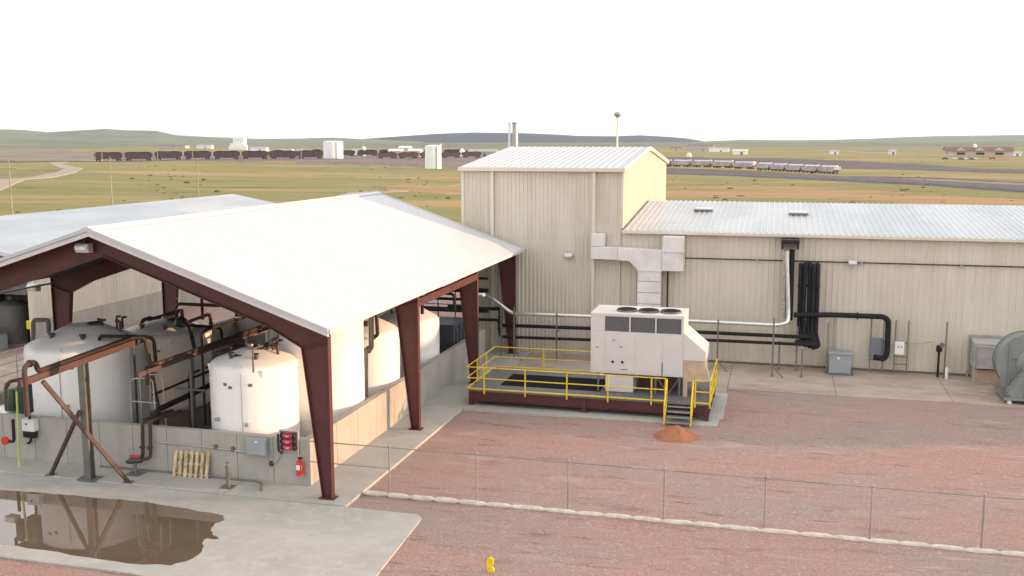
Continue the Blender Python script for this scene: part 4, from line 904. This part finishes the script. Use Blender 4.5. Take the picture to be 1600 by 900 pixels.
# access panels and ports
for x0, x1, z0, z1 in ((-7.25, -5.95, 1.78, 2.38), (-5.9, -4.75, 1.78, 3.5), (-4.68, -3.86, 1.78, 3.5), (-7.85, -7.32, 1.78, 3.5), (-7.25, -5.95, 2.44, 3.5)):
    B().box(x0, x1, AY0 - .012, AY0 - .001, z0, z1).build('access_panel', ACW, ac, bevel=.006)
for x in (-6.92, -6.48): B().lathe([(.06, 0), (.06, .02)], (x, AY0 - .03, 2.27), 14, 'y').build('port', BLACK2, ac)
for x, z in ((-7.62, 2.9), (-6.88, 3.25), (-6.55, 2.95)): B().box(x - .06, x + .06, AY0 - .018, AY0 - .013, z - .04, z + .04).build('sticker', mat('grey_sticker', (.35, .35, .35), .5) if 'grey_sticker' not in MATS else MATS['grey_sticker'], ac)
B().box(-6.55, -6.25, AY0 - .03, AY0 - .013, 1.93, 1.96).build('handle', DGREY, ac)
B().box(-4.72, -4.69, AY0 - .04, AY0 - .013, 1.75, 2.35).build('handle', DGREY, ac)
# sloping hood on the right side
B().prism([(AX1 + .003, WZ0 + .05), (AX1 + .02, WZ0 + .05), (-2.82, 2.92), (-2.82, 2.50), (AX1 + .003, 2.50)], 'y', AY0 + .02, AY1 - .05).build('intake_hood', ACW, ac, bevel=.015)
B().box(AX1 + .01, -2.86, AY0 + .06, AY1 - .1, 1.55, 2.495).build('filter_panel', TANP, ac)
B().beam((-2.83, AY0 + .1, 2.5), (-2.62, AY0 + .1, 1.6), .05, .05).build('hood_flap', ACW, ac)
# legs under the unit
for x in (AX0 + .35, -6.2, -5.0, AX1 - .15):
    for y in (AY0 + .12, AY1 - .12): B().box(x - .04, x + .04, y - .04, y + .04, .86, AZ0).build('leg', DGREY, ac)
for x0, x1 in ((-5.0, -4.4), (-3.95, -4.45)):
    B().beam((x0, AY0 + .12, 1.68), (x1, AY0 + .12, .9), .04, .04).build('brace', DGREY, ac)
B().box(-7.25, -6.0, AY0 + .05, AY0 + 1.2, .88, 1.62).build('lower_box', ACW, ac, bevel=.02)
B().box(-5.95, AX1 - .2, AY0 + 1.3, AY1 - .2, .88, 1.5).build('curb', MAROON, ac)  # dark box added to stand in for the shade under the unit
B().box(-3.78, -3.60, AY0 + .05, AY0 + .25, .86, 1.55).build('lower_duct', TANP, ac)

# ---------------------------------------------------------------- blower at the right edge
bw = thing('centrifugal_blower', (12.3, 51, .05), 'large grey centrifugal blower with round scroll housing at the right edge', 'blower')
cx_, cz_ = 11.59, 1.75
B().lathe([(1.42, 0), (1.42, .06), (1.36, .06), (1.36, 1.04), (1.42, 1.04), (1.42, 1.10)], (cx_, 50.45, cz_), 48, 'y').build('scroll_housing', BLOW, bw, smooth=True)
B().lathe([(.55, -.12), (.7, -.02), (.7, 0)], (cx_ + .1, 50.43, cz_), 28, 'y').build('inlet_ring', BLOW, bw, smooth=True)
B().box(cx_ - .9, cx_ - .84, 50.36, 50.44, cz_ - 1.1, cz_ + 1.0).build('stiffener', BLOW, bw)
B().box(cx_ - .84, cx_ + 1.2, 50.36, 50.44, cz_ + .25, cz_ + .31).build('stiffener', BLOW, bw)
B().box(cx_ - .35, cx_ + 1.4, 49.5, 50.3, .35, 1.75).build('motor_cover', GREYB, bw, bevel=.12)
B().prism([(cx_ - 1.15, .3), (cx_ - .35, .3), (cx_ - .35, 1.5)], 'y', 49.6, 50.3).build('bracket', BLOW, bw)
B().box(cx_ - 1.2, cx_ + 2.0, 49.4, 51.8, .22, .34).build('base_frame', BLOW, bw)
B().beam((cx_ - 1.45, 49.9, .75), (cx_ - .95, 49.6, .35), .28, .1).build('belt_guard', DGREY, bw)
for x in (cx_ - .95, cx_ + 1.6):
    for y in (49.55, 51.6): B().box(x - .08, x + .08, y - .08, y + .08, .05, .22).build('foot', WHITE, bw)
db = thing('intake_plenum', (11.5, 54, .05), 'galvanised plenum box with sagging pale cover against the wall behind the blower', 'plenum')
c0 = (9.68, 54.00, 2.24); 
B().prism([(53.2, 1.95), (54.95, 2.12), (54.95, .75), (53.2, .85)], 'x', c0[0] + .1, 15).build('cover', mat('faded_sheet', (.42, .40, .39), .4, var=.15, bump=.5, bsc=3), db)
for x in (c0[0] + .02, c0[0] + 2.4, 14.9):
    B().box(x - .04, x + .04, 53.1, 53.18, .05, 2.05).build('upright', GALV, db); B().box(x - .04, x + .04, 54.82, 54.9, .05, 2.2).build('upright', GALV, db)
B().beam((c0[0], 53.14, 2.06), (15, 53.14, 2.06), .07, .07).build('top_rail', GALV, db); B().beam((c0[0], 54.86, 2.22), (15, 54.86, 2.22), .07, .07).build('top_rail', GALV, db)
B().beam((c0[0], 53.14, .1), (15, 53.14, .1), .06, .06).build('bottom_rail', GALV, db)
B().beam((c0[0] + .02, 53.16, .75), (c0[0] + .02, 54.85, 1.6), .04, .04).build('brace', GALV, db)
B().box(c0[0] + .2, 15, 53.6, 54.9, .05, .7).build('lower_panel', TANP, db)

# ---------------------------------------------------------------- chain link fence
FY = 30.86
FENM = mat('weathered_fence_pipe', (.30, .275, .255), .6, .3, var=.2)
fe = thing('chain_link_fence', (0, FY, 0), 'chain link fence with galvanised top rail crossing the red gravel', 'fence')
for i in range(-0, 12):
    x = -12.5 + 3.11 * i
    b = B(); b.tube([(x, FY, -.05), (x, FY, 1.76)], .028 if i % 3 else .032, 8); b.lathe([(.04, 0), (.045, .03), (.02, .07)], (x, FY, 1.75), 8)
    b.build('post', FENM, fe)
B().tube([(-15.44, FY, 1.72), (-12.5, FY, 1.72), (22, FY, 1.73)], .021, 8).build('top_rail', FENM, fe)
B().tube([(-15.44, FY, .98), (-12.5, FY, .98)], .018, 8).build('mid_rail', FENM, fe)
b = B(); s = .075; H_ = 1.62; x0, x1 = -15.4, 21.5; k = 0
def ribbon(b, p, q, r=.0016):
    p, q = Vector(p), Vector(q); b.add([p + Vector((r, 0, 0)), p + Vector((-r, 0, 0)), q + Vector((-r, 0, 0)), q + Vector((r, 0, 0)), p + Vector((0, r, 0)), q + Vector((0, r, 0))], [(0, 1, 2, 3), (1, 4, 5, 2), (4, 0, 3, 5)])
x = x0 - H_
while x < x1:
    a0 = max(x, x0); a1 = min(x + H_, x1)
    if a1 > a0: ribbon(b, (a0, FY + .003, .08 + a0 - x), (a1, FY + .003, .08 + a1 - x)); ribbon(b, (a0, FY - .003, .08 + H_ - (a0 - x)), (a1, FY - .003, .08 + H_ - (a1 - x)))
    x += s
stuff(b.build('chain_link_mesh', WIRE, fe))
# erosion socks at the foot
x = -13.42; k = 0; protos = []
while x < 21:
    L = random.uniform(.85, 1.25)
    bb = B(); pts = []; rr = []; n = 9
    for i in range(n):
        t = i / (n - 1); pts.append((x + L * t, FY - .09 + .02 * math.sin(k * 2.1 + t * 3), .07 + .012 * noise.noise(Vector((x + t * 2, 0, 0))))); rr.append(.095 * (1 - abs(2 * t - 1) ** 5 * .55) * (1 + .08 * noise.noise(Vector((x * 3 + t * 5, 1, 0)))))
    bb.tube(pts, rr, 10)
    bay = int((x + L / 2 + 12.5) // 3.11) if x + L / 2 > -12.5 else -1
    bcount = globals().get('bcount', {}); bcount[bay] = bcount.get(bay, 0) + 1
    N_ = ('first', 'second', 'third', 'fourth', 'fifth', 'sixth', 'seventh', 'eighth', 'ninth', 'tenth', 'eleventh', 'twelfth')
    lab = 'pale sandbag at the near end of the fence foot, left of the first post' if bay < 0 else 'pale sandbag, %s from the left in the bay right of the %s fence post' % (N_[bcount[bay] - 1], N_[bay])
    tag(bb.build('sandbag', WATTLE, smooth=True), lab, 'sandbag', 'sandbags along the foot of the fence')
    x += L * .97; k += 1
ym = thing('marker_flag', (-7.45, 25.81, 0.03), 'small bright yellow marker on the gravel near the bottom of the picture', 'marker')
c = (-7.45, 25.81, 0.03)
YM = mat('bright_yellow', (.75, .58, .0), .5)
B().prism([(c[0] - .10, .20), (c[0] + .07, .24), (c[0] + .09, .42), (c[0] - .03, .45), (c[0] - .11, .38)], 'y', c[1] - .03, c[1] + .02).build('flag', YM, ym)
B().prism([(c[0] - .06, .02), (c[0] + .10, .0), (c[0] + .12, .12), (c[0] + .06, .2), (c[0] - .09, .2)], 'y', c[1] - .08, c[1] - .02).build('flap', YM, ym)

# ---------------------------------------------------------------- left building
lx, lyr = -41.8, 48.7
le = thing('left_building', (-48, 60, 0), 'metal building at the far left with pale roof and concrete wainscot', 'building')
RX, RZ, EZ = -48.8, 7.25, 5.80
LY1 = 84.0
B().prism([(-56, .0), (lx - .02, .0), (lx - .02, EZ - .2), (RX, RZ - .2), (-56, EZ - .2)], 'y', lyr + 6.0, LY1 - .1).build('wall', W_TAN, le)
for i in range(0, 39):
    y0 = lyr + i * .92
    if i == 0: f = sheet((lx, y0, 1.62), (0, 1, 0), (0, 0, 1), (1, 0, 0), ribs(.92, .3067, .05, .03, .03), EZ - 1.8, 'wall_panel', W_TAN, le)
    else: link_copy(f, 0, .92 * i, parent=le)
for i in range(12):
    B().box(lx - .1, lx + .08, lyr + i * 3.0 + .01, lyr + (i + 1) * 3.0 - .01, 0, 1.6).build('wainscot_panel', CONC, le)
B().box(lx - .2, lx - .02, lyr, lyr + 6, 0, EZ - .2).build('wall', W_TAN, le)
B().box(-56, lx - .3, lyr + 5.7, lyr + 5.95, 0, EZ - .2).build('inner_wall', TANKD, le)  # back wall coloured near black, painting in the shade of the bay
B().box(-56.2, -56, lyr - 1, lyr + 6, 0, EZ - .2).build('wall', TANKD, le)  # dark side wall added to close off and darken the bay
B().box(-56, lx - .25, lyr - .1, lyr + .02, 3.2, EZ - .15).build('bay_header', DGREY, le)
B().box(lx - .22, lx + .04, lyr - .06, lyr + .1, 0, EZ - .1).build('corner_trim', W_TRIM, le)
B().prism([(-57, EZ - .1), (lx + .8, EZ - .1), (RX, RZ - .07), ], 'y', lyr - 2.0, LY1).build('roof', W_GALV, le)
L = math.hypot(RX - (lx + .85), RZ - EZ + .0)
l = Vector((RX - (lx + .85), 0, RZ - EZ)) / L; nn = Vector((-l.z, 0, l.x)); nn = nn if nn.z > 0 else -nn
f = sheet((lx + .85, lyr - 2.1, EZ), (0, 1, 0), l, nn, ribs(.9025, .3, .05, .02, .02), L, 'roof_panel', W_GALV, le)
for i in range(1, 41): link_copy(f, 0, .9025 * i, parent=le)
B().prism([(lx + .9, EZ - .22), (RX, RZ - .20), (RX, RZ + .05), (lx + .9, EZ + .03)], 'y', lyr - 2.2, lyr - 2.08).build('fascia', W_FASC, le)
B().prism([(-57, EZ - .22), (RX - .01, RZ - .20), (RX - .01, RZ + .05), (-57, EZ + .03)], 'y', lyr - 2.2, lyr - 2.08).build('fascia', W_FASC, le)
for x in (-45.6, -50.5): B().box(x - .12, x + .12, lyr - 1.6, lyr - 1.36, 0, EZ - .1).build('post', DGREY, le)
# things under its canopy
for k, (x, y, r, h, m, lab, c) in enumerate(((-44.6, 50.2, .9, 2.3, DGREY, 'grey vertical tank in the dark bay of the left building', 'tank'), (-47.2, 51.0, 1.1, 3.0, TANKD, 'dark vertical tank deeper in the bay of the left building', 'tank'))):
    t = thing('bay_tank', (x, y, 0), lab, c)
    B().lathe([(r, 0), (r, h), (r * .8, h + .15), (.2, h + .3)], (x, y, 0), 24).build('shell', m, t, smooth=True)
    B().lathe([(.2, h + .2), (.2, h + .5)], (x, y, 0), 12).build('nozzle', DGREY, t)
t = thing('parts_bin', (-45, 47.8, 0), 'grey steel bin of fittings in front of the left building', 'bin')
B().box(-46.4, -43.4, 47.2, 48.4, 0, 1.0).build('body', GREYB, t, bevel=.04); B().box(-46.5, -43.3, 47.1, 48.5, 1.0, 1.08).build('rim', DGREY, t)
for q in range(4): B().lathe([(.22, 0), (.22, .25 + .05 * q)], (-46 + q * .75, 47.8, 1.08), 12).build('fitting', BLACK2 if q % 2 else WHITE, t)
# guard rail / walkway left of the shed
struct(B().box(-41.5, -33.4, 34.5, 49.5, -.1, .03).build('concrete_pavement', SLAB2))
gw = thing('walkway_rail', (-35, 42, 0), 'grey pipe handrail beside the ground left of the shed', 'handrail')
gp = [(-36.00, 39.65, 2.76), (-36.00, 42.16, 3.01)]
for za in (1.9, 1.35, .8):
    B().tube([(-36, 36, za), (-36, 47.5, za + .0)], .028, 6).build('rail', GALV, gw)
for y in (36, 38.3, 40.6, 42.9, 45.2, 47.5): B().tube([(-36, y, 0), (-36, y, 1.9)], .03, 6).build('post', GALV, gw)
tp = thing('tank_vent_pipe', (-29.76, 35.50, 4.21), 'square bend of brown pipe rising left of the largest tank', 'pipe')
B().tube([(-29.83, 34.60, 3.06), (-29.70, 34.60, 4.70), (-28.95, 34.60, 4.73), (-28.99, 34.60, 4.19)], .09, 10, .15).build('pipe_run', DGREY, tp, smooth=True)
tag(B().box(-38.07 - .15, -38.07 + .15, 44, 44.12, 2.43 - .22, 2.43 + .22).build('warning_sign', YEL), 'small yellow sign on the handrail at the far left', 'sign')

# ---------------------------------------------------------------- background
def G(x, y): return (x, y, hgt(x, y))
wt = thing('water_tower', G(-180.45, 1150), 'white ball topped water tower rising behind the tall building', 'water tower')
x, y = -180.45, 1150.0; z = hgt(x, y)
zt = 45.81
B().lathe([(3.2, z - .5), (2.2, z + 3), (1.3, z + 7), (1.0, z + 10), (1.0, zt - 7), (1.6, zt - 6)], (x, y, 0), 20).build('stem', WHITE, wt, smooth=True)
B().lathe([(1.6, zt - 6.2), (3.4, zt - 4.6), (4.4, zt - 2.4), (4.0, zt - .9), (2.6, zt + .1), (.3, zt + .5)], (x, y, 0), 24).build('bowl', GALV, wt, smooth=True)
def bigtank(px_base, x, y, r, h, lab, lip=.5):
    z = hgt(x, y); t = thing('storage_tank', (x, y, z), lab, 'storage tank')
    B().lathe([(r, z - .6), (r, z + h), (r * .98, z + h + .1), (r * .5, z + h + lip), (.2, z + h + lip * 1.2)], (x, y, 0), 40).build('shell', TANK, t, smooth=True)
    B().beam((x + r * .7, y - r * .75, z), (x + r * .7, y - r * .75, z + h), .5, .5).build('ladder', GALV, t)
c = (-292.19, 631.56, 0.00); bigtank(0, c[0], c[1], 6.6, 11.6, 'wide white storage tank by the rail yard, left of the middle')
c = (-151.10, 432.01, 0.00); bigtank(0, c[0], c[1], 3.7, 10.0, 'narrow white storage tank standing alone in front of the rail yard')
B().box(c[0] + 3.4, c[0] + 3.9, c[1] - .5, c[1], 0, 11.2).build('ladder', TANK, [o for o in COL.objects if o.name.startswith('storage_tank')][-1])
def house(name, x, y, wx, wy, h, rh, wm, rm, lab, cat='building', rz=0, wins=0, group=None):
    z = hgt(x, y); t = thing(name, (x, y, z), lab, cat, group)
    B().box(x - wx / 2, x + wx / 2, y - wy / 2, y + wy / 2, z - .6, z + h).build('wall', wm, t)
    B().prism([(y - wy / 2 - .4, z + h), (y + wy / 2 + .4, z + h), (y, z + h + rh)], 'x', x - wx / 2 - .4, x + wx / 2 + .4).build('roof', rm, t)
    for k in range(wins):
        xx = x - wx / 2 + wx * (k + .5) / wins; B().box(xx - .8, xx + .8, y - wy / 2 - .08, y - wy / 2 - .01, z + h * .35, z + h * .7).build('window', GLASSD, t)
    B().box(x + wx * .1 - 1, x + wx * .1 + 1, y - wy / 2 - .1, y - wy / 2 - .02, z - .2, z + min(2.6, h * .8)).build('door', DGREY, t)
    return t
# grain elevator
c = (-707.90, 1232.22, 0.00); x, y = c[0], c[1]; z = hgt(x, y)
g = thing('grain_elevator', (x, y, z), 'tall white grain elevator on the horizon left of the wide tank', 'grain elevator')
for k in range(5): B().lathe([(1.9, z - .5), (1.9, z + 15), (1.6, z + 15.4)], (x - 7 + 3.5 * k, y, 0), 16).build('silo', WHITE, g, smooth=True)
B().box(x - 8, x + 8, y + .5, y + 6, z - .5, z + 17).build('headhouse', WHITE, g)
B().box(x - 13, x + 14, y - 5, y - 2, z - .5, z + 5.5).box(x - 10.5, x + 10.5, y - 4.5, y - 1.5, z + 5.5, z + 8.5).build('annex', TANK, g)
def at(px, py): # ground point seen along a bearing, used for far scenery
    h = math.hypot(1570, 228); yaw = math.atan2(420, h); be = math.atan2(px - 800, h) - yaw
    d = 12 * h / (py - 222) / math.cos(math.atan2(px - 800, h)); return d * math.sin(be), d * math.cos(be)
far = [(320, 234, 26, 8, 4, WHITE, GALV, 'low white shed just left of the grain elevator'), (405, 237, 22, 8, 4, WHITE, GALV, 'low white shed just right of the grain elevator'),
       (268, 233, 60, 14, 5, HOPPER, MROOF, 'long dark roofed shed on the horizon at the left'), (560, 244, 10, 8, 4, TANK, GALV, 'small pale shed right of the wide white tank'),
       (619, 248, 10, 7, 4.5, PINKB, WHITE, 'leftmost pinkish shed of the three by the rail yard'), (633, 247, 8, 8, 6.5, PINKB, WHITE, 'middle pinkish shed, the tallest of the three'), (649, 248, 9, 7, 4.5, PINKB, WHITE, 'rightmost pinkish shed of the three by the rail yard'),
       (725, 242, 14, 8, 4, HOPPER, GALV, 'grey shed behind the narrow white tank'), (755, 247, 22, 7, 4, HOPPER, GALV, 'low grey shed just left of the tall building roof'),
       (1095, 234, 40, 16, 8, HOPPER, MROOF, 'dark farm barn on the rise right of the tall building'), (1124, 236, 26, 12, 4.5, TANK, GALV, 'long pale shed beside the dark barn'),
       (1056, 234, 16, 10, 4, PINKB, MROOF, 'small brown shed left of the dark barn'), (1157, 243, 13, 7, 3.2, TANK, W_TRIM, 'small cream shed alone in the field right of the barn'),
       (1395, 240, 7, 6, 3.5, WHITE, GALV, 'tiny white shed alone in the far field'), (1588, 243, 9, 7, 3, TANK, GALV, 'small pale shed at the right edge of the far field'), (1304, 240, 9, 6, 3, TANK, GALV, 'tiny pale shed left of the lone white one')]
for px, py, wx, wy, h, wm, rm, lab in far:
    x, y = at(px, py); house('far_shed', x, y, wx, wy, h, 1.6, wm, rm, lab, 'shed')
x, y = at(1077, 246); t = thing('fuel_tank', G(x, y), 'small white round tank beside the right hand railway', 'tank')
B().lathe([(1.9, hgt(x, y) - .3), (1.9, hgt(x, y) + 2.6), (1.2, hgt(x, y) + 3.4), (.2, hgt(x, y) + 3.7)], (x, y, 0), 16).build('shell', WHITE, t, smooth=True)
x, y = at(568, 246); t = thing('silo', G(x, y), 'thin white silo between the wide tank and the pinkish sheds', 'silo')
B().lathe([(1.7, hgt(x, y) - .3), (1.7, hgt(x, y) + 7), (.2, hgt(x, y) + 8)], (x, y, 0), 14).build('shell', WHITE, t, smooth=True)
x, y = at(722, 246); t = thing('silo', G(x, y), 'round pale tank standing in the yard left of the tall building', 'tank')
B().lathe([(2.2, hgt(x, y) - .3), (2.2, hgt(x, y) + 4), (.2, hgt(x, y) + 6)], (x, y, 0), 14).build('shell', TANK, t, smooth=True)
# depot on the right with gabled dormers
x, y = at(1530, 245.5); z = hgt(x, y); bt = thing('depot_building', (x, y, z), 'long pinkish building with maroon roof and white cupola at the right', 'building')
B().box(x - 24, x + 24, y - 7, y + 7, z - .5, z + 4.4).build('wall', PINKB, bt)
B().prism([(y - 8, z + 4.4), (y + 8, z + 4.4), (y, z + 7.4)], 'x', x - 26, x + 25).build('roof', MROOF, bt)
for dx in (-14, 0, 14):
    B().prism([(x + dx - 4, z + 4.4), (x + dx + 4, z + 4.4), (x + dx, z + 6.6)], 'y', y - 9, y - 2).build('dormer', PINKB, bt)
    B().box(x + dx - 3, x + dx + 3, y - 7.1, y - 7.01, z + 1.2, z + 3).build('window', GLASSD, bt)
B().lathe([(1.5, 6.8), (1.5, 8.6), (1.7, 8.7), (.3, 9.8)], (x - 3, y, z), 12).build('cupola', WHITE, bt)
def car(x, y, rz, m, lab):
    z = hgt(x, y); t = thing('parked_car', (x, y, z), lab, 'car', 'cars parked by the depot')
    B().prism([(x - 2.2, z + .3), (x + 2.2, z + .3), (x + 2.2, z + .85), (x + 1.3, z + .95), (x + .8, z + 1.45), (x - 1.2, z + 1.45), (x - 1.8, z + .95), (x - 2.2, z + .9)], 'y', y - .9, y + .9).build('body', m, t)
    for dx in (-1.4, 1.4):
        for dy in (-.9, .8): B().lathe([(.34, 0), (.34, .2)], (x + dx, y + dy - .05, z + .33), 10, 'y').build('wheel', TIRE, t)
    return t
for k, (px, m, cn) in enumerate(((1478, CARD, 'dark'), (1494, CARW, 'white'), (1503, CARD, 'black'), (1511, CARW, 'pale'), (1519, CARD, 'dark blue'), (1527, CARW, 'silver'), (1552, CARR, 'red'))):
    x, y = at(px, 247.6 if k < 6 else 247.2); car(x, y, 0, m, cn + ' parked car before the depot, ' + ('first', 'second', 'third', 'fourth', 'fifth', 'sixth', 'seventh')[k] + ' from the left')
# wagons
def wagon(L, h, m, domes):
    t = thing('rail_wagon', (0, 0, 0), '', 'railway wagon')
    z0 = 1.2 if not domes else .9
    B().prism([(-L / 2 + .3, z0 + h), (-L / 2 + .3, z0 + h * .4), (-L / 2 + 1.6, z0), (L / 2 - 1.6, z0), (L / 2 - .3, z0 + h * .4), (L / 2 - .3, z0 + h)], 'y', -1.5, 1.5).build('body', m, t)
    for i in range(7):
        x = -L / 2 + 1.2 + i * (L - 2.4) / 6
        B().box(x - .08, x + .08, -1.62, -1.5, z0 + h * .5 if i in (0, 6) else z0 + .1, z0 + h).build('rib', m, t)
    B().box(-L / 2, L / 2, -1.2, 1.2, z0 - .25, z0 - .02).build('underframe', DGREY, t)
    for sx in (-1, 1):
        bg_ = B().box(sx * (L / 2 - 2.6) - 1.4, sx * (L / 2 - 2.6) + 1.4, -1.1, 1.1, .5, .95).build('bogie', BLACK2, t)
        for q in (-.9, .9):
            for yy in (-.85, .7): B().lathe([(.46, 0), (.46, .15)], (sx * (L / 2 - 2.6) + q, yy, .46), 12, 'y').build('wheel', BLACK2, bg_)
        B().box(sx * (L / 2 + .0) - .3, sx * (L / 2) + .3, -.15, .15, .9, 1.1).build('coupler', BLACK2, t)
    if domes:
        B().box(-L / 2 + .5, L / 2 - .5, -.5, .5, z0 + h, z0 + h + .35).build('roof_hatch', TANK, t)
        for sx in (-1, 1): B().lathe([(.7, 0), (.7, .4), (.4, .6)], (sx * (L / 2 - .8), 0, z0 + h - .1), 10).build('end_tank', WHITE if sx > 0 else TANKD, t)
    else:
        b = B(); n = 8
        b.prism([(-L / 2 + .6, z0 + h - .05), (L / 2 - .6, z0 + h - .05), (L / 2 - 2, z0 + h + .5), (L * .2, z0 + h + .65), (0, z0 + h + .45), (-L * .25, z0 + h + .62), (-L / 2 + 2, z0 + h + .45)], 'y', -1.1, 1.1).build('coal_load', BLACK2, t)
    return t
ORD = ('first', 'second', 'third', 'fourth', 'fifth', 'sixth', 'seventh', 'eighth', 'ninth', 'tenth', 'eleventh', 'twelfth', 'thirteenth')
def train(proto, p0, p1, n, lab, group, zoff):
    d = Vector((p1[0] - p0[0], p1[1] - p0[1])) / n
    a = math.atan2(d.y, d.x)
    for i in range(n):
        c = Vector(p0) + d * (i + .5)
        z = hgt(c.x, c.y) + zoff
        l_ = lab % ORD[i]
        if i == 0: o = proto; o.location = (c.x, c.y, z); o.rotation_euler.z = a; o['label'] = l_; o['group'] = group
        else:
            o = copy_tree(proto, (c.x, c.y, z), l_); o['group'] = group
wg = wagon(16.9, 3.6, COAL, False)
train(wg, (-406, 533), (-288, 608), 8, '%s dark coal wagon from the left end of the far train', 'coal wagons of the far left train', .5)
wg = wagon(11.3, 1.9, HOPPER, True)
pts = [(-50, 468), (-10, 440), (20, 396)]
train(wg, (-57, 473), (-10, 441), 5, '%s pale hopper wagon right of the tall building gable', 'pale hopper wagons of the right hand train', .7)
wg = wagon(10.5, 1.9, HOPPER, True)
train(wg, (-9, 440), (21, 396.5), 5, '%s pale hopper wagon counted towards the right end of the train', 'pale hopper wagons of the right hand train', .7)
wg = wagon(15.5, 3.0, COAL, False)
train(wg, (-380, 702), (-230, 782), 10, '%s dark wagon from the left on the track behind the far train', 'dark wagons on the rear left track', .4)
wg = wagon(15.5, 2.2, HOPPER, False)
train(wg, (-190, 800), (-80, 700), 9, '%s grey wagon in the yard behind the narrow white tank', 'grey wagons in the middle yard', .3)
wg = wagon(14.5, 2.6, COAL, False)
train(wg, (-265, 640), (-205, 690), 5, '%s dark wagon from the left in the row behind the wide white tank', 'dark wagons behind the wide tank', .3)
CN = ['pinkish', 'grey', 'dark', 'off white', 'maroon', 'white', 'silver']
CL = [PINKB, HOPPER, COAL, TANK, MROOF, WHITE, GALV]
for k in range(34):
    px = random.uniform(640, 795) if k < 18 else random.uniform(400, 520); x, y = far_at(px, random.uniform(236, 243)); z = hgt(x, y) + .3
    wx, hh = random.uniform(5, 14), random.uniform(1.8, 4.0)
    t = thing('stacked_load', (x, y, z), '%s freight stack topped with %s in the yard, %s' % (CN[k % 7], CN[(k + k // 7 + 1) % 7], 'right of the narrow white tank' if px > 690 else 'left of the narrow white tank' if px > 600 else 'left of the wide white tank'), 'freight stack', 'freight stacks lying in the distant rail yard')
    B().box(x - wx / 2, x + wx / 2, y - 2, y + 2, z - .5, z + hh * .7).build('lower_layer', CL[k % 7], t)
    B().box(x - wx * .3, x + wx * .35, y - 1.6, y + 1.6, z + hh * .7, z + hh).build('upper_layer', CL[(k + k // 7 + 1) % 7], t)
b = B()
for k in range(260):
    px = random.uniform(-60, 1660); x, y = far_at(px, 222 + 22 + 90 * random.random() ** 1.4)
    if random.random() < .5: px2 = random.choice((250, 620, 1150, 1400)); x, y = far_at(px2 + random.gauss(0, 40), 222 + 28 + 60 * random.random())
    if math.hypot(x, y) < 135: continue
    z = hgt(x, y) - .15; rr = random.uniform(.25, .5 + .6 * random.random() ** 3); hh = rr * random.uniform(.5, .9)
    b.lathe([(rr * .7, z), (rr, z + hh * .4), (rr * .7, z + hh * .85), (rr * .2, z + hh)], (x, y, 0), 7)
stuff(b.build('shrubs', mat('sagebrush', (.085, .095, .05), .95, var=.3))); 
bpy.context.scene.objects['shrubs']['label'] = 'scattered low sagebrush on the plain'
# power poles
for k, (x, y, h, lab) in enumerate(((-113.9, 129.8, 9.6, 'power pole with crossarms nearest the left edge'), (-112.9, 152.6, 9.4, 'second bare wooden power pole from the left'), (-108.3, 172.6, 8.8, 'third wooden power pole from the left, above the left roof ridge'))):
    t = thing('power_pole', (x, y, 0), lab, 'power pole')
    B().tube([(x, y, -.1), (x, y, h)], [.13, .09], 8).build('pole', POLEW, t)
    for dz in ((.4, 1.6) if k == 0 else (.4,)):
        a = 1.5 if k == 0 else .5
        B().box(x - a, x + a, y - .2, y - .1, h - dz - .06, h - dz + .06).build('crossarm', POLEW, t)
        for dx in (-a * .9, a * .9): B().lathe([(.05, 0), (.07, .1), (.03, .18)], (x + dx, y - .15, h - dz + .06), 6).build('insulator', GREYB, t)
for k, px in enumerate((147, 158, 245, 300, 470, 590)):
    x, y = at(px, 254); z = hgt(x, y)
    t = thing('yard_mast', (x, y, z), '%s slender light mast from the left along the far rail yard' % ORD[k], 'light mast')
    B().tube([(x, y, z - .2), (x, y, z + 13)], [.2, .12], 6).build('mast', POLEW, t)
    B().box(x - .9, x + .9, y - .2, y + .2, z + 12.7, z + 13.1).build('lamp_head', GALV, t)

# ---------------------------------------------------------------- haze
hz = B().box(-9500, 9500, -1500, 9700, -60, 170)
HZ = D.materials.new('haze'); HZ.use_nodes = True; n = HZ.node_tree.nodes; n.remove(n['Principled BSDF'])
pv = n.new('ShaderNodeVolumePrincipled'); pv.inputs['Color'].default_value = (.62, .78, 1, 1); pv.inputs['Density'].default_value = 4.5e-5; pv.inputs['Anisotropy'].default_value = .2
HZ.node_tree.links.new(pv.outputs[0], n['Material Output'].inputs['Volume'])
h_ = hz.build('haze', HZ); stuff(h_)
